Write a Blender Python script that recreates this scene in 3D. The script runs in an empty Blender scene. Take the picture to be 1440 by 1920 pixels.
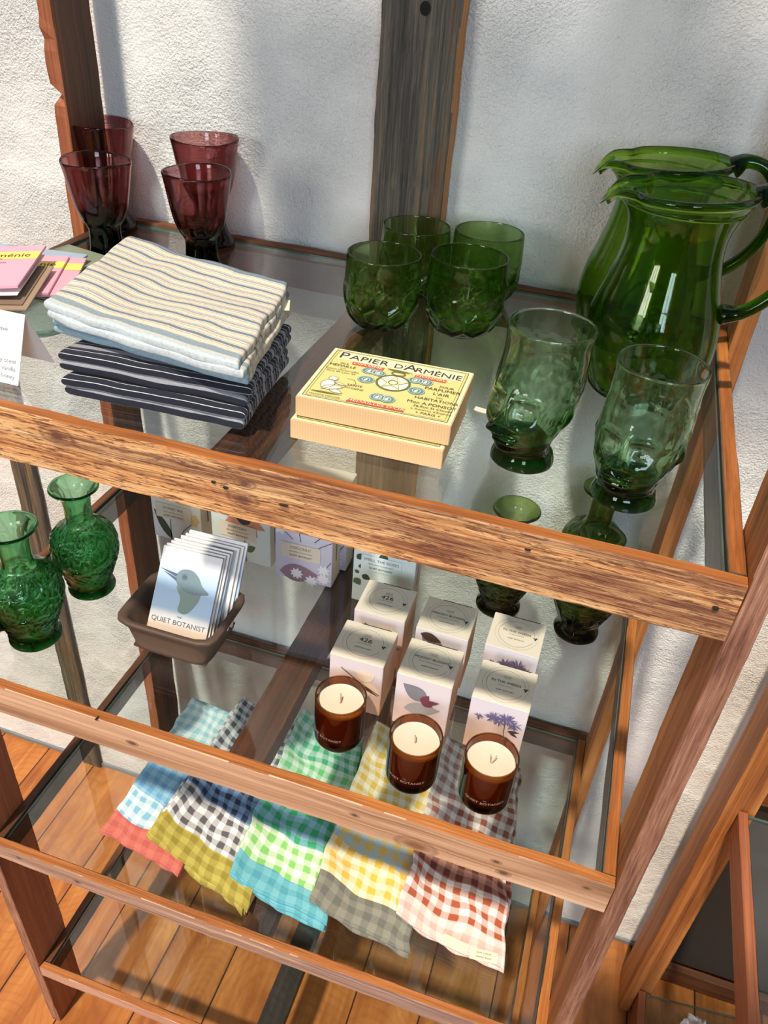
import bpy, bmesh, math, random
from mathutils import Vector, Matrix, noise, Euler
random.seed(7)
S = bpy.context.scene
COL = S.collection
PI = math.pi
# ------------------------------------------------------------------ camera, light, exposure
cam = bpy.data.cameras.new('camera'); co = bpy.data.objects.new('camera', cam); COL.objects.link(co)
co.location = (-0.13926, -0.49310, 0.35749)
co.rotation_euler = (0.942354, -0.067595, 0.309817)
cam.sensor_fit = 'HORIZONTAL'; cam.sensor_width = 36; cam.lens = 36 * 1502.8 / 1440
cam.clip_start = 0.01; cam.clip_end = 60
S.camera = co
S.view_settings.view_transform = 'Standard'; S.view_settings.look = 'None'
S.view_settings.gamma = 1; S.view_settings.use_curve_mapping = False
S.view_settings.exposure = 0.0
S.cycles.max_bounces = 14; S.cycles.transmission_bounces = 12; S.cycles.transparent_max_bounces = 32
S.cycles.glossy_bounces = 6; S.cycles.sample_clamp_indirect = 6
w = bpy.data.worlds.new('world'); S.world = w; w.use_nodes = True
wn = w.node_tree
wtc = wn.nodes.new('ShaderNodeTexCoord'); wsp = wn.nodes.new('ShaderNodeSeparateXYZ'); wr = wn.nodes.new('ShaderNodeValToRGB')
wn.links.new(wtc.outputs['Generated'], wsp.inputs[0]); wn.links.new(wsp.outputs[2], wr.inputs[0])
wr.color_ramp.elements[0].position = 0.0; wr.color_ramp.elements[0].color = (0.42, 0.36, 0.32, 1)
wr.color_ramp.elements[1].position = 0.55; wr.color_ramp.elements[1].color = (0.62, 0.80, 1.0, 1)
wn.links.new(wr.outputs[0], wn.nodes['Background'].inputs[0]); wn.nodes['Background'].inputs[1].default_value = 0.21
def lamp(name, kind, loc, direction, energy, color, **kw):
    l = bpy.data.lights.new(name, kind); l.energy = energy; l.color = color
    for k, v in kw.items(): setattr(l, k, v)
    o = bpy.data.objects.new(name, l); COL.objects.link(o); o.location = loc
    o.rotation_euler = Vector(direction).to_track_quat('-Z', 'Y').to_euler(); return o
lamp('sun', 'SUN', (0, -2, 3), (0.21, 1, -2.05), 4.4, (1.0, 0.87, 0.70), angle=math.radians(2.2))
WIN = [(-1.75, 0.75, 1.0, 1.1, 56, (1.0, 0.95, 0.88)), (0.9, 1.0, 1.0, 1.2, 58, (0.66, 0.84, 1.0))]     # x, z, width, height of the windows in the far wall
for wx, wz, ww, wh, we, wc in WIN:
    lamp('window_daylight', 'AREA', (wx, -3.05, wz), (-wx * 0.25, 3.05, -wz * 0.6), we, wc, shape='RECTANGLE', size=ww, size_y=wh)

# ------------------------------------------------------------------ helpers
W, D = 0.8383, 0.53
ZS = [0.0, -0.40, -0.7894, -1.1866]; HS = [0.0558, 0.050, 0.036, 0.030]
ZF = -1.412; T = 0.0195; LD = 0.077; YB = 0.4385; WALL = 0.541; LIP = 0.0136; GT = -0.0035

class NT:
    def __init__(s, name):
        s.m = bpy.data.materials.new(name); s.m.use_nodes = True; s.t = s.m.node_tree; s.t.nodes.clear()
        s.out = s.t.nodes.new('ShaderNodeOutputMaterial')
    def n(s, ty, ins=None, **at):
        nd = s.t.nodes.new('ShaderNode' + ty)
        for k, v in at.items(): setattr(nd, k, v)
        for k, v in (ins or {}).items():
            i = nd.inputs[k]
            if isinstance(v, bpy.types.NodeSocket): s.t.links.new(v, i)
            elif hasattr(i, 'default_value'):
                if i.type == 'RGBA' and len(v) == 3: v = (*v, 1)
                i.default_value = v
        return nd
    def ma(s, op, a, b=0.0, c=None, clamp=False):
        d = {0: a, 1: b}
        if c is not None: d[2] = c
        return s.n('Math', d, operation=op, use_clamp=clamp).outputs[0]
    def mix(s, f, a, b, mode='MIX'):
        nd = s.n('Mix', None, data_type='RGBA', blend_type=mode)
        for i, v in ((0, f), (6, a), (7, b)):
            if isinstance(v, bpy.types.NodeSocket): s.t.links.new(v, nd.inputs[i])
            else: nd.inputs[i].default_value = v if i == 0 else (*v, 1)
        return nd.outputs[2]
    def ramp(s, f, stops, mode='LINEAR'):
        nd = s.n('ValToRGB', {0: f}); r = nd.color_ramp; r.interpolation = mode
        while len(r.elements) < len(stops): r.elements.new(0.5)
        for e, (p, c) in zip(r.elements, stops):
            e.position = p
        for e, (p, c) in zip(r.elements, stops):
            e.color = (*c, 1) if len(c) == 3 else c
        return nd.outputs[0]
    def val(s, f, a, b, c=0.0, d=1.0):
        return s.n('MapRange', {0: f, 1: a, 2: b, 3: c, 4: d}).outputs[0]
    def noise(s, vec, scale, detail=4, rough=0.55, dist=0.0):
        return s.n('TexNoise', {'Vector': vec, 'Scale': scale, 'Detail': detail, 'Roughness': rough, 'Distortion': dist}).outputs['Fac']
    def obj(s, sc=(1, 1, 1), off=(0, 0, 0), rnd=True):
        c = s.n('TexCoord').outputs['Object']
        if rnd:
            r = s.n('ObjectInfo').outputs['Random']
            r = s.n('VectorMath', {0: (7.3, 3.1, 5.7), 3: s.ma('MULTIPLY', r, 3.0)}, operation='SCALE').outputs[0]
            c = s.n('VectorMath', {0: c, 1: r}, operation='ADD').outputs[0]
        return s.n('Mapping', {'Vector': c, 'Location': off, 'Scale': sc}).outputs[0]
    def bsdf(s, col, rough=0.6, bump=None, bstr=0.3, bdist=0.002, **kw):
        ins = {'Base Color': col, 'Roughness': rough}
        for k, v in kw.items(): ins[k.replace('_', ' ')] = v
        if bump is not None:
            ins['Normal'] = s.n('Bump', {'Strength': bstr, 'Distance': bdist, 'Height': bump}).outputs[0]
        b = s.n('BsdfPrincipled', ins); s.t.links.new(b.outputs[0], s.out.inputs[0]); return b

def srgb(r, g, b):
    f = lambda c: (c / 255 / 12.92) if c / 255 <= 0.04045 else ((c / 255 + 0.055) / 1.055) ** 2.4
    return (f(r), f(g), f(b))

def plain(name, col, rough=0.6, bump=None, **kw):
    t = NT(name)
    b = None
    if bump: b = t.noise(t.obj(rnd=False), bump[0], 3)
    t.bsdf(col, rough, b, bump[1] if bump else 0, 0.001, **kw)
    return t.m

def wood(name, stops, fine=150, streak=18, ln=2.2, speck=0.0, knots=(), rough=0.62, bstr=0.5, contrast=1.0, patch=None, rings=0.0, stain=None):
    """boards are modelled with their length on local X"""
    t = NT(name)
    v = t.obj((ln, fine, fine)); v2 = t.obj((ln * 0.45, streak, streak), (3, 1, 2))
    a = t.noise(v, 1.0, 6, 0.62, 0.3); b = t.noise(v2, 1.0, 5, 0.6, 0.8)
    a2 = t.noise(t.obj((ln * 1.3, fine * 3.2, fine * 3.2), (2, 7, 1)), 1.0, 3, 0.6, 0.1)
    f = t.ma('ADD', t.ma('ADD', t.ma('MULTIPLY', a, 0.38), t.ma('MULTIPLY', b, 0.40)), t.ma('MULTIPLY', a2, 0.22))
    if rings:
        v3 = t.obj((0.6, 9, 9), (1, 4, 2))
        r = t.ma('SINE', t.ma('MULTIPLY', t.noise(v3, 1.0, 2, 0.4, 0.4), rings))
        f = t.ma('ADD', f, t.ma('MULTIPLY', r, 0.05))
    f = t.val(f, 0.5 - 0.17 / contrast, 0.5 + 0.17 / contrast)
    c = t.ramp(f, stops)
    if patch:
        pn = t.noise(t.obj((1.2, 10, 10), (9, 2, 4)), 1.0, 4, 0.6, 0.5)
        c = t.mix(t.val(pn, patch[1], patch[2]), c, patch[0])
    if speck:
        s1 = t.noise(t.obj((60, 480, 480), (5, 5, 5)), 1.0, 4, 0.7, 0.2)
        c = t.mix(t.val(s1, 0.52, 0.60, 0, speck), c, stops[0][1])
    oc = t.n('TexCoord').outputs['Object']
    for (kx, kr, kz, kc) in knots:
        d = t.n('VectorMath', {0: t.n('VectorMath', {0: oc, 1: (kx, 0, kz)}, operation='SUBTRACT').outputs[0], 1: (0.55, 0.0, 1)}, operation='MULTIPLY').outputs[0]
        ds = t.n('VectorMath', {0: d}, operation='LENGTH').outputs['Value']
        dn = t.ma('ADD', ds, t.ma('MULTIPLY', t.ma('SUBTRACT', a, 0.5), kr * 0.9))
        c = t.mix(t.val(dn, kr * 0.3, kr, 0.9, 0.0), c, kc)
        rg = t.ma('SINE', t.ma('MULTIPLY', ds, 2.6 / kr * PI))
        c = t.mix(t.ma('MULTIPLY', t.val(ds, kr * 0.9, kr * 1.8, 0.5, 0.0), t.val(rg, 0, 1)), c, stops[0][1])
    if stain:
        sx_ = t.n('SeparateXYZ', {0: oc})
        sn = t.noise(t.n('Mapping', {'Vector': oc, 'Location': (stain[3], 0, 0), 'Scale': (2.2, 1, 34)}).outputs[0], 1.0, 5, 0.65, 0.9)
        k = t.ma('ADD', sn, t.val(sx_.outputs[0], stain[1], stain[2], -0.14, 0.07))
        c = t.mix(t.ma('MULTIPLY', t.val(k, 0.50, 0.58), t.val(a, 0.30, 0.62, 1, 0.35)), c, stain[0])
    t.bsdf(c, rough, t.ma('ADD', t.ma('ADD', a, t.ma('MULTIPLY', a2, 0.8)), t.ma('MULTIPLY', b, 0.6)), bstr, 0.0015)
    return t.m

def link(name, me, parent=None, mats=()):
    o = bpy.data.objects.new(name, me); COL.objects.link(o)
    for m in mats: me.materials.append(m)
    if parent is not None: o.parent = parent
    return o
def tag(o, label=None, cat=None, group=None, kind=None):
    if label: o['label'] = label
    if cat: o['category'] = cat
    if group: o['group'] = group
    if kind: o['kind'] = kind
    return o
def thing(name, label, cat, loc=(0, 0, 0), rz=0, group=None):
    o = bpy.data.objects.new(name, None); COL.objects.link(o); o.empty_display_size = 0.02
    o.location = loc; o.rotation_euler = (0, 0, rz); return tag(o, label, cat, group)
def mesh(name, vs, fs, mats, parent=None, smooth=False, uv=None, mi=None):
    me = bpy.data.meshes.new(name); me.from_pydata([tuple(v) for v in vs], [], fs)
    if uv is not None:
        l = me.uv_layers.new(name='UVMap')
        for lp in me.loops: l.data[lp.index].uv = uv[lp.vertex_index]
    o = link(name, me, parent, mats if isinstance(mats, (list, tuple)) else [mats])
    if mi:
        for p, i in zip(me.polygons, mi): p.material_index = i
    if smooth: me.polygons.foreach_set('use_smooth', [True] * len(me.polygons))
    me.update(); return o
def copy_tree(o, parent=None):
    c = o.copy(); COL.objects.link(c); c.parent = parent
    for ch in o.children: copy_tree(ch, c)
    return c

def board(name, lo, hi, axis, mats, parent=None, jit=0.0005, bev=0.001, seed=0, notch=None):
    """a plank between two world corners, long axis on local X; mats = {'d': default, 't': top, 'f': front(-y), 's': sides(+-x)}"""
    lo, hi = Vector(lo), Vector(hi); c = (lo + hi) / 2; s = hi - lo
    R = {'x': Matrix.Identity(3), 'y': Matrix.Rotation(PI / 2, 3, 'Z'), 'z': Matrix.Rotation(-PI / 2, 3, 'Y')}[axis]
    Ri = R.transposed(); ls = Ri @ s; L, b, h = abs(ls.x), abs(ls.y), abs(ls.z)
    n = max(2, int(L / 0.012)); vs = []; fs = []
    bv = min(bev, b * 0.3, h * 0.3)
    prof = [(-b/2+bv, -h/2), (b/2-bv, -h/2), (b/2, -h/2+bv), (b/2, h/2-bv), (b/2-bv, h/2), (-b/2+bv, h/2), (-b/2, h/2-bv), (-b/2, -h/2+bv)]
    for i in range(n + 1):
        x = -L/2 + L * i / n
        e = 1.0
        for k, (y, z) in enumerate(prof):
            q = Vector((x * 14 + seed * 3.7, (k // 2) * 5.1, seed))
            j = noise.noise(q) * jit + noise.noise(q * 5) * jit * 0.5
            f = 1 + j / max(min(b, h) / 2, 1e-4)
            vs.append(Vector((x, y + (j if y > 0 else -j), z + (j if z > 0 else -j))))
            if notch: vs[-1] = notch(R @ vs[-1] + c, vs[-1], k)
    m = 8
    for i in range(n):
        for k in range(m): fs.append((i*m+k, i*m+(k+1) % m, (i+1)*m+(k+1) % m, (i+1)*m+k))
    fs.append(tuple(range(m))[::-1]); fs.append(tuple(n*m+k for k in range(m)))
    order = []; ml = []
    for k in ('d', 't', 'f', 's'):
        mt = mats.get(k)
        if mt is not None and k not in order: order.append(k); ml.append(mt)
    o = mesh(name, vs, [f[::-1] for f in fs], ml, parent)
    o.location = c; o.rotation_euler = R.to_euler()
    if parent is not None: o.location = c - parent.location
    me = o.data
    bm = bmesh.new(); bm.from_mesh(me); bmesh.ops.recalc_face_normals(bm, faces=bm.faces); bm.to_mesh(me); bm.free()
    for p in me.polygons:
        nn = R @ p.normal; k = 'd'
        if nn.z > 0.8: k = 't'
        elif nn.y < -0.5: k = 'f'
        elif abs(nn.x) > 0.6: k = 's'
        p.material_index = order.index(k) if k in order else 0
    return o

def spline(pts, n):
    """smooth open curve through control points (Catmull-Rom)"""
    P = [Vector(p) for p in pts]; P = [2*P[0]-P[1]] + P + [2*P[-1]-P[-2]]; out = []
    segs = len(P) - 3
    for i in range(n + 1):
        t = i / n * segs; k = min(int(t), segs - 1); t -= k
        a, b, c, d = P[k:k+4]
        out.append(0.5 * ((2*b) + (c-a)*t + (2*a-5*b+4*c-d)*t*t + (3*b-a-3*c+d)*t**3))
    return out
def lathe(name, outer, inner, mat, parent=None, segs=96, mod=None, n=(60, 40)):
    """closed glass wall: outer profile from the bottom centre to the rim, inner from the rim back down"""
    A = [(max(v.x, 0), v.y, 0) for v in spline([(r, z, 0) for r, z in outer], n[0])]
    B = [(max(v.x, 0), v.y, 1) for v in spline([(r, z, 0) for r, z in inner], n[1])] if inner else []
    pr = A + B; vs = []; fs = []
    for (r, z, side) in pr:
        for j in range(segs):
            th = 2 * PI * j / segs; x, y, zz = (r * math.cos(th), r * math.sin(th), z)
            if mod: x, y, zz = mod(th, r, z, side)
            vs.append((x, y, zz))
    for i in range(len(pr) - 1):
        for j in range(segs):
            a, b = i*segs+j, i*segs+(j+1) % segs
            fs.append((a, b, b+segs, a+segs))
    me = bpy.data.meshes.new(name); me.from_pydata(vs, [], fs)
    bm = bmesh.new(); bm.from_mesh(me); bmesh.ops.remove_doubles(bm, verts=bm.verts, dist=1e-5)
    hol = [e for e in bm.edges if e.is_boundary]
    if hol: bmesh.ops.holes_fill(bm, edges=hol)
    bmesh.ops.recalc_face_normals(bm, faces=bm.faces); bm.to_mesh(me); bm.free()
    me.polygons.foreach_set('use_smooth', [True] * len(me.polygons))
    return link(name, me, parent, [mat])
def tube(name, pts, rad, mat, parent=None, n=40, m=12, flat=1.0):
    P = spline(pts, n); vs = []; fs = []
    for i, p in enumerate(P):
        d = (P[min(i+1, n)] - P[max(i-1, 0)]).normalized()
        u = d.cross(Vector((0, 1, 0.001))).normalized(); v = d.cross(u)
        r = rad(i / n) if callable(rad) else rad
        for k in range(m):
            a = 2*PI*k/m; vs.append(p + u * r * math.cos(a) + v * r * flat * math.sin(a))
    for i in range(n):
        for k in range(m): fs.append((i*m+k, i*m+(k+1) % m, (i+1)*m+(k+1) % m, (i+1)*m+k))
    fs.append(tuple(range(m))[::-1]); fs.append(tuple(n*m+k for k in range(m)))
    return mesh(name, vs, fs, mat, parent, True)

def text(body, size, mat, M, parent, name='lettering', align='CENTER', ext=0.0, bend=None, sx=1.0, bold=0.0):
    """lettering on a surface: M maps the text plane (x right, y up, z out) into the parent's space"""
    cu = bpy.data.curves.new('lettering_curve', 'FONT'); cu.body = body; cu.size = size; cu.align_x = align; cu.align_y = 'CENTER'
    cu.extrude = ext; cu.offset = bold; cu.resolution_u = 3
    tmp = bpy.data.objects.new('lettering_source', cu); COL.objects.link(tmp)
    dg = bpy.context.evaluated_depsgraph_get(); dg.update()
    me = bpy.data.meshes.new_from_object(tmp.evaluated_get(dg))
    bpy.data.objects.remove(tmp); bpy.data.curves.remove(cu)
    for v in me.vertices:
        p = Vector((v.co.x * sx, v.co.y, v.co.z))
        v.co = bend(p) if bend else M @ p
    me.materials.clear()
    return link(name, me, parent, [mat])
def decal(name, polys, mat, M, parent, off=0.0003):
    """printed flat shapes, polygons of (x, y) in a face's plane"""
    vs = []; fs = []
    for k, p in enumerate(polys):
        fs.append(tuple(range(len(vs), len(vs)+len(p)))); vs += [M @ Vector((x, y, off + (k % 40) * 6e-6)) for x, y in p]
    return mesh(name, vs, fs, mat, parent)
def ring(cx, cy, r, wd, a0=0, a1=2*PI, n=48, ry=None):
    out = []; ry = ry or r
    for i in range(n):
        a, b = a0+(a1-a0)*i/n, a0+(a1-a0)*(i+1)/n
        out.append([(cx+r*math.cos(a), cy+ry*math.sin(a)), (cx+(r+wd)*math.cos(a), cy+(ry+wd)*math.sin(a)), (cx+(r+wd)*math.cos(b), cy+(ry+wd)*math.sin(b)), (cx+r*math.cos(b), cy+ry*math.sin(b))])
    return out
def disc(cx, cy, r, n=24, ry=None): return [[(cx+r*math.cos(2*PI*i/n), cy+(ry or r)*math.sin(2*PI*i/n)) for i in range(n)]]
def rect(x0, y0, x1, y1): return [[(x0, y0), (x1, y0), (x1, y1), (x0, y1)]]
def petal(cx, cy, ang, ln, wd, n=7):
    L = []
    for i in range(n+1): t = i/n; L.append((t*ln, wd*math.sin(PI*t**0.8)))
    for i in range(n-1, 0, -1): t = i/n; L.append((t*ln, -wd*math.sin(PI*t**0.8)))
    c, s = math.cos(ang), math.sin(ang)
    return [(cx+x*c-y*s, cy+x*s+y*c) for x, y in L]
def stroke(pts, wd):
    out = []
    for (x0, y0), (x1, y1) in zip(pts, pts[1:]):
        d = Vector((x1-x0, y1-y0)); 
        if d.length == 0: continue
        q = Vector((-d.y, d.x)).normalized() * wd / 2
        out.append([(x0+q.x, y0+q.y), (x0-q.x, y0-q.y), (x1-q.x, y1-q.y), (x1+q.x, y1+q.y)])
    return out
def frame_m(o, x, y):
    """matrix of a face plane: origin o, x to the right, y up on the face"""
    x = Vector(x).normalized(); y = Vector(y).normalized(); z = x.cross(y)
    return Matrix(((x.x, y.x, z.x, o[0]), (x.y, y.y, z.y, o[1]), (x.z, y.z, z.z, o[2]), (0, 0, 0, 1)))

# ------------------------------------------------------------------ materials
def plaster():
    t = NT('rough_white_plaster'); v = t.obj(rnd=False)
    a = t.noise(v, 300, 3, 0.6, 0.2); b = t.noise(v, 60, 3, 0.5); c = t.noise(v, 7, 3, 0.5)
    vo = t.n('TexVoronoi', {'Vector': v, 'Scale': 130, 'Randomness': 1}, feature='SMOOTH_F1').outputs[0]
    amp = t.val(c, 0.35, 0.65, 0.45, 1.25)
    h = t.ma('MULTIPLY', t.ma('ADD', t.ma('ADD', t.ma('MULTIPLY', a, 1.7), t.ma('MULTIPLY', vo, 0.5)), t.ma('MULTIPLY', b, 0.8)), amp)
    h = t.ma('ADD', h, t.ma('MULTIPLY', c, 2.5))
    pit = t.val(t.noise(v, 85, 4, 0.65), 0.30, 0.24)
    col = t.mix(t.val(c, 0.4, 0.7), srgb(236, 237, 235), srgb(226, 229, 229))
    col = t.mix(t.ma('MULTIPLY', pit, 0.5), col, srgb(160, 152, 140))
    t.bsdf(col, 0.9, h, 0.85, 0.0034); return t.m
PLASTER = plaster(); CARDW0 = plain('white_window_paint', srgb(230, 228, 222), 0.6)
dk = srgb(48, 24, 12)
ORANGE = wood('orange_pine_board', [(0, srgb(102, 54, 22)), (0.4, srgb(160, 96, 46)), (0.75, srgb(196, 130, 70)), (1, srgb(218, 156, 96))], rings=26)
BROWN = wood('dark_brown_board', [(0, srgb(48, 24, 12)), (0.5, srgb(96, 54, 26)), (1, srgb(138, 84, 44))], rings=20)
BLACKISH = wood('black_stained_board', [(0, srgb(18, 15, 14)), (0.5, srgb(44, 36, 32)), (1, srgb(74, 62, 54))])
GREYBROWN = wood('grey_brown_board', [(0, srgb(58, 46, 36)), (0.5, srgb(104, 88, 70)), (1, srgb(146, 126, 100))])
ROUGHSAWN = wood('rough_sawn_edge', [(0, srgb(104, 66, 54)), (0.45, srgb(150, 104, 84)), (0.8, srgb(178, 132, 108)), (1, srgb(200, 158, 134))], fine=330, ln=13, streak=60, bstr=1.0, contrast=1.5)
LIPTOP = wood('sawn_orange_edge', [(0, srgb(98, 50, 18)), (0.45, srgb(158, 92, 40)), (0.8, srgb(186, 116, 56)), (1, srgb(206, 140, 80))], fine=220, ln=7)
RAILA = wood('weathered_front_board', [(0, srgb(92, 52, 36)), (0.22, srgb(160, 100, 62)), (0.46, srgb(214, 156, 100)), (1, srgb(242, 200, 148))], fine=240, streak=40, ln=13, contrast=1.15, speck=0.85,
             knots=[(-0.150, 0.0095, 0.012, srgb(110, 66, 48)), (0.028, 0.0055, 0.010, srgb(84, 52, 44)), (0.026, 0.008, -0.006, srgb(112, 72, 56))], bstr=0.8, stain=(srgb(104, 60, 46), -0.30, 0.30, 3.3))
RAILB = wood('pale_front_board', [(0, srgb(120, 84, 62)), (0.35, srgb(176, 134, 104)), (0.7, srgb(208, 168, 138)), (1, srgb(228, 194, 166))], fine=120, ln=1.6,
             knots=[(-0.130, 0.0045, 0.001, srgb(60, 44, 40)), (0.144, 0.0035, 0.004, srgb(52, 36, 34)), (0.215, 0.013, -0.016, srgb(132, 92, 66)), (0.301, 0.0035, 0.004, srgb(56, 40, 36)), (0.311, 0.0048, -0.012, srgb(56, 40, 36)), (0.394, 0.0030, 0.009, srgb(62, 44, 38))], rings=30)
RAILC = wood('greyed_front_board', [(0, srgb(104, 78, 68)), (0.35, srgb(160, 126, 110)), (0.7, srgb(200, 168, 146)), (1, srgb(224, 198, 176))], fine=130, ln=2.4, contrast=1.3, stain=(srgb(132, 108, 104), -0.3, 0.3, 1.2),
             knots=[(-0.373, 0.003, 0.002, srgb(60, 40, 34)), (-0.273, 0.004, -0.004, srgb(66, 44, 36))])
RAILD = wood('pinkish_front_board', [(0, srgb(126, 86, 74)), (0.4, srgb(176, 132, 114)), (0.8, srgb(206, 166, 146)), (1, srgb(224, 190, 170))], fine=130, ln=3)
REDBROWN = wood('red_brown_board', [(0, srgb(104, 52, 30)), (0.5, srgb(150, 86, 54)), (1, srgb(182, 116, 78))], fine=160, ln=3)
WEATHER = wood('grey_weathered_timber', [(0, srgb(30, 28, 26)), (0.35, srgb(70, 66, 60)), (0.65, srgb(104, 96, 84)), (0.85, srgb(136, 106, 74)), (1, srgb(158, 118, 76))], fine=260, streak=60, ln=5, bstr=0.9, contrast=1.25,
               knots=[(-0.10, 0.010, -0.02, srgb(24, 22, 20)), (0.19, 0.006, 0.0, srgb(14, 10, 8))], patch=(srgb(116, 74, 40), 0.56, 0.66))
def floor_mat():
    t = NT('amber_pine_planks'); o = t.n('TexCoord').outputs['Object']; sp = t.n('SeparateXYZ', {0: o})
    fx = t.ma('DIVIDE', t.ma('ADD', sp.outputs[0], 0.984 + 1.35), 0.135)
    idx = t.ma('FLOOR', fx); fr = t.ma('FRACT', fx)
    off = t.n('CombineXYZ', {0: t.ma('MULTIPLY', idx, 3.7), 1: t.ma('MULTIPLY', idx, 1.9), 2: 0.0}).outputs[0]
    v = t.n('VectorMath', {0: o, 1: off}, operation='ADD').outputs[0]
    a = t.noise(t.n('Mapping', {'Vector': v, 'Scale': (60, 3, 1)}).outputs[0], 1, 5, 0.6, 0.6)
    b = t.noise(t.n('Mapping', {'Vector': v, 'Scale': (9, 4, 1)}).outputs[0], 1, 4, 0.6, 0.5)
    f = t.ma('ADD', t.ma('MULTIPLY', a, 0.4), t.ma('MULTIPLY', b, 0.6))
    c = t.ramp(t.val(f, 0.34, 0.66), [(0, srgb(118, 64, 26)), (0.4, srgb(160, 98, 46)), (0.75, srgb(186, 122, 62)), (1, srgb(204, 144, 82))])
    tint = t.n('TexWhiteNoise', {'W': idx}, noise_dimensions='1D').outputs[0]
    c = t.mix(t.ma('MULTIPLY', tint, 0.35), c, srgb(170, 92, 38))
    k = t.n('TexVoronoi', {'Vector': t.n('Mapping', {'Vector': v, 'Scale': (5.2, 3.4, 0.01)}).outputs[0], 'Scale': 1.0}, feature='F1').outputs[0]
    c = t.mix(t.val(k, 0.05, 0.10, 0.85, 0), c, srgb(82, 38, 16))
    c = t.mix(t.val(t.ma('SINE', t.ma('MULTIPLY', k, 120)), 0.2, 1, 0, 0.22), c, srgb(140, 70, 26))
    g = t.val(t.ma('MINIMUM', fr, t.ma('SUBTRACT', 1.0, fr)), 0.006, 0.016, 1, 0)
    c = t.mix(g, c, srgb(30, 14, 6))
    t.bsdf(c, 0.42, t.ma('SUBTRACT', a, t.ma('MULTIPLY', g, 3)), 0.25, 0.002); return t.m
FLOOR = floor_mat()
def pane_mat():
    t = NT('clear_glass_sheet')
    bf = t.n('NewGeometry').outputs['Backfacing']
    fr = t.n('Fresnel', {'IOR': t.ma('ADD', 1.52, t.ma('MULTIPLY', bf, 1/1.52 - 1.52))}).outputs[0]
    g = t.n('BsdfGlossy', {'Color': (1, 1, 1), 'Roughness': 0.008}).outputs[0]
    tr = t.n('BsdfTransparent', {'Color': srgb(246, 250, 250)}).outputs[0]
    mx = t.n('MixShader', {0: t.ma('MULTIPLY', fr, 1.1), 1: tr, 2: g}).outputs[0]
    t.t.links.new(mx, t.out.inputs[0]); return t.m
PANE = pane_mat()
PANEEDGE = plain('green_glass_edge', srgb(70, 110, 104), 0.15)
def glass(name, T0, d0, surf=(1, 1, 1), mixf=0.4, rough=0.0, tcol=None):
    """coloured glass: T0 = colour left after d0 metres of glass"""
    t = NT(name)
    sig = [-math.log(max(c, 1e-3)) / d0 for c in T0]; Dn = max(sig) * 1.001
    va = t.n('VolumeAbsorption', {'Color': tuple(1 - s / Dn for s in sig), 'Density': Dn}).outputs[0]
    g = t.n('BsdfGlass', {'Color': surf, 'Roughness': rough, 'IOR': 1.47}).outputs[0]
    tr = t.n('BsdfTransparent', {'Color': tcol or surf}).outputs[0]
    mx = t.n('MixShader', {0: mixf, 1: g, 2: tr}).outputs[0]
    t.t.links.new(mx, t.out.inputs[0]); t.t.links.new(va, t.out.inputs['Volume']); return t.m
PLUM = glass('plum_glass', (0.56, 0.27, 0.28), 0.003, mixf=0.2)
GREEN = glass('bottle_green_glass', (0.62, 0.80, 0.42), 0.003, mixf=0.2)
DEEPGREEN = glass('deep_green_glass', (0.47, 0.67, 0.15), 0.003, mixf=0.18)
PALEGREEN = glass('pale_green_glass', (0.63, 0.79, 0.60), 0.003, mixf=0.15)
EMERALD = glass('emerald_green_glass', (0.36, 0.72, 0.44), 0.003, mixf=0.2)
OLIVE = glass('olive_green_glass', (0.42, 0.52, 0.18), 0.003, mixf=0.2)
AMBER = glass('amber_jar_glass', (0.52, 0.22, 0.05), 0.002, mixf=0.35)

# ------------------------------------------------------------------ the setting
wl = board('wall_back', (-2.4, WALL, ZF), (2.0, WALL + 0.1, 1.6), 'x', {'d': PLASTER}, jit=0); wl['kind'] = 'structure'
fl = board('floor', (-2.4, -3.0, ZF - 0.05), (2.0, WALL, ZF), 'y', {'d': FLOOR}, jit=0); fl['kind'] = 'structure'
fl.data.transform(fl.matrix_basis); fl.matrix_basis = Matrix.Identity(4)
DIM = plain('umber_limewash', srgb(120, 104, 90), 0.9)
# the wall behind the viewer, with its two windows
xs = [-2.4] + sorted(v for wx, wz, ww, wh, we, wc in WIN for v in (wx - ww/2, wx + ww/2)) + [2.0]
for k in range(0, 5, 2):
    wl = board('wall_front', (xs[k], -3.12, ZF), (xs[k+1], -3.0, 1.9), 'x', {'d': DIM}, jit=0); wl['kind'] = 'structure'
for n_, (wx, wz, ww, wh, we, wc) in enumerate(WIN):
    for a, b in ((ZF, wz - wh/2), (wz + wh/2, 1.9)):
        wl = board('wall_front', (wx - ww/2, -3.12, a), (wx + ww/2, -3.0, b), 'x', {'d': DIM}, jit=0); wl['kind'] = 'structure'
    wd_ = bpy.data.objects.new('window_%d' % (n_+1), None); COL.objects.link(wd_); wd_.location = (wx, -3.0, wz); wd_['kind'] = 'structure'
    for k in range(4): board('muntin', (wx - ww/2 + ww*k/3 - 0.02, -3.03, wz - wh/2 + 0.001), (wx - ww/2 + ww*k/3 + 0.02, -2.99, wz + wh/2 - 0.001), 'z', {'d': CARDW0}, wd_, jit=0)
    for k in range(3): board('muntin', (wx - ww/2 + 0.001, -3.029, wz - wh/2 + wh*k/2 - 0.018), (wx + ww/2 - 0.001, -2.991, wz - wh/2 + wh*k/2 + 0.018), 'x', {'d': CARDW0}, wd_, jit=0)
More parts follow.
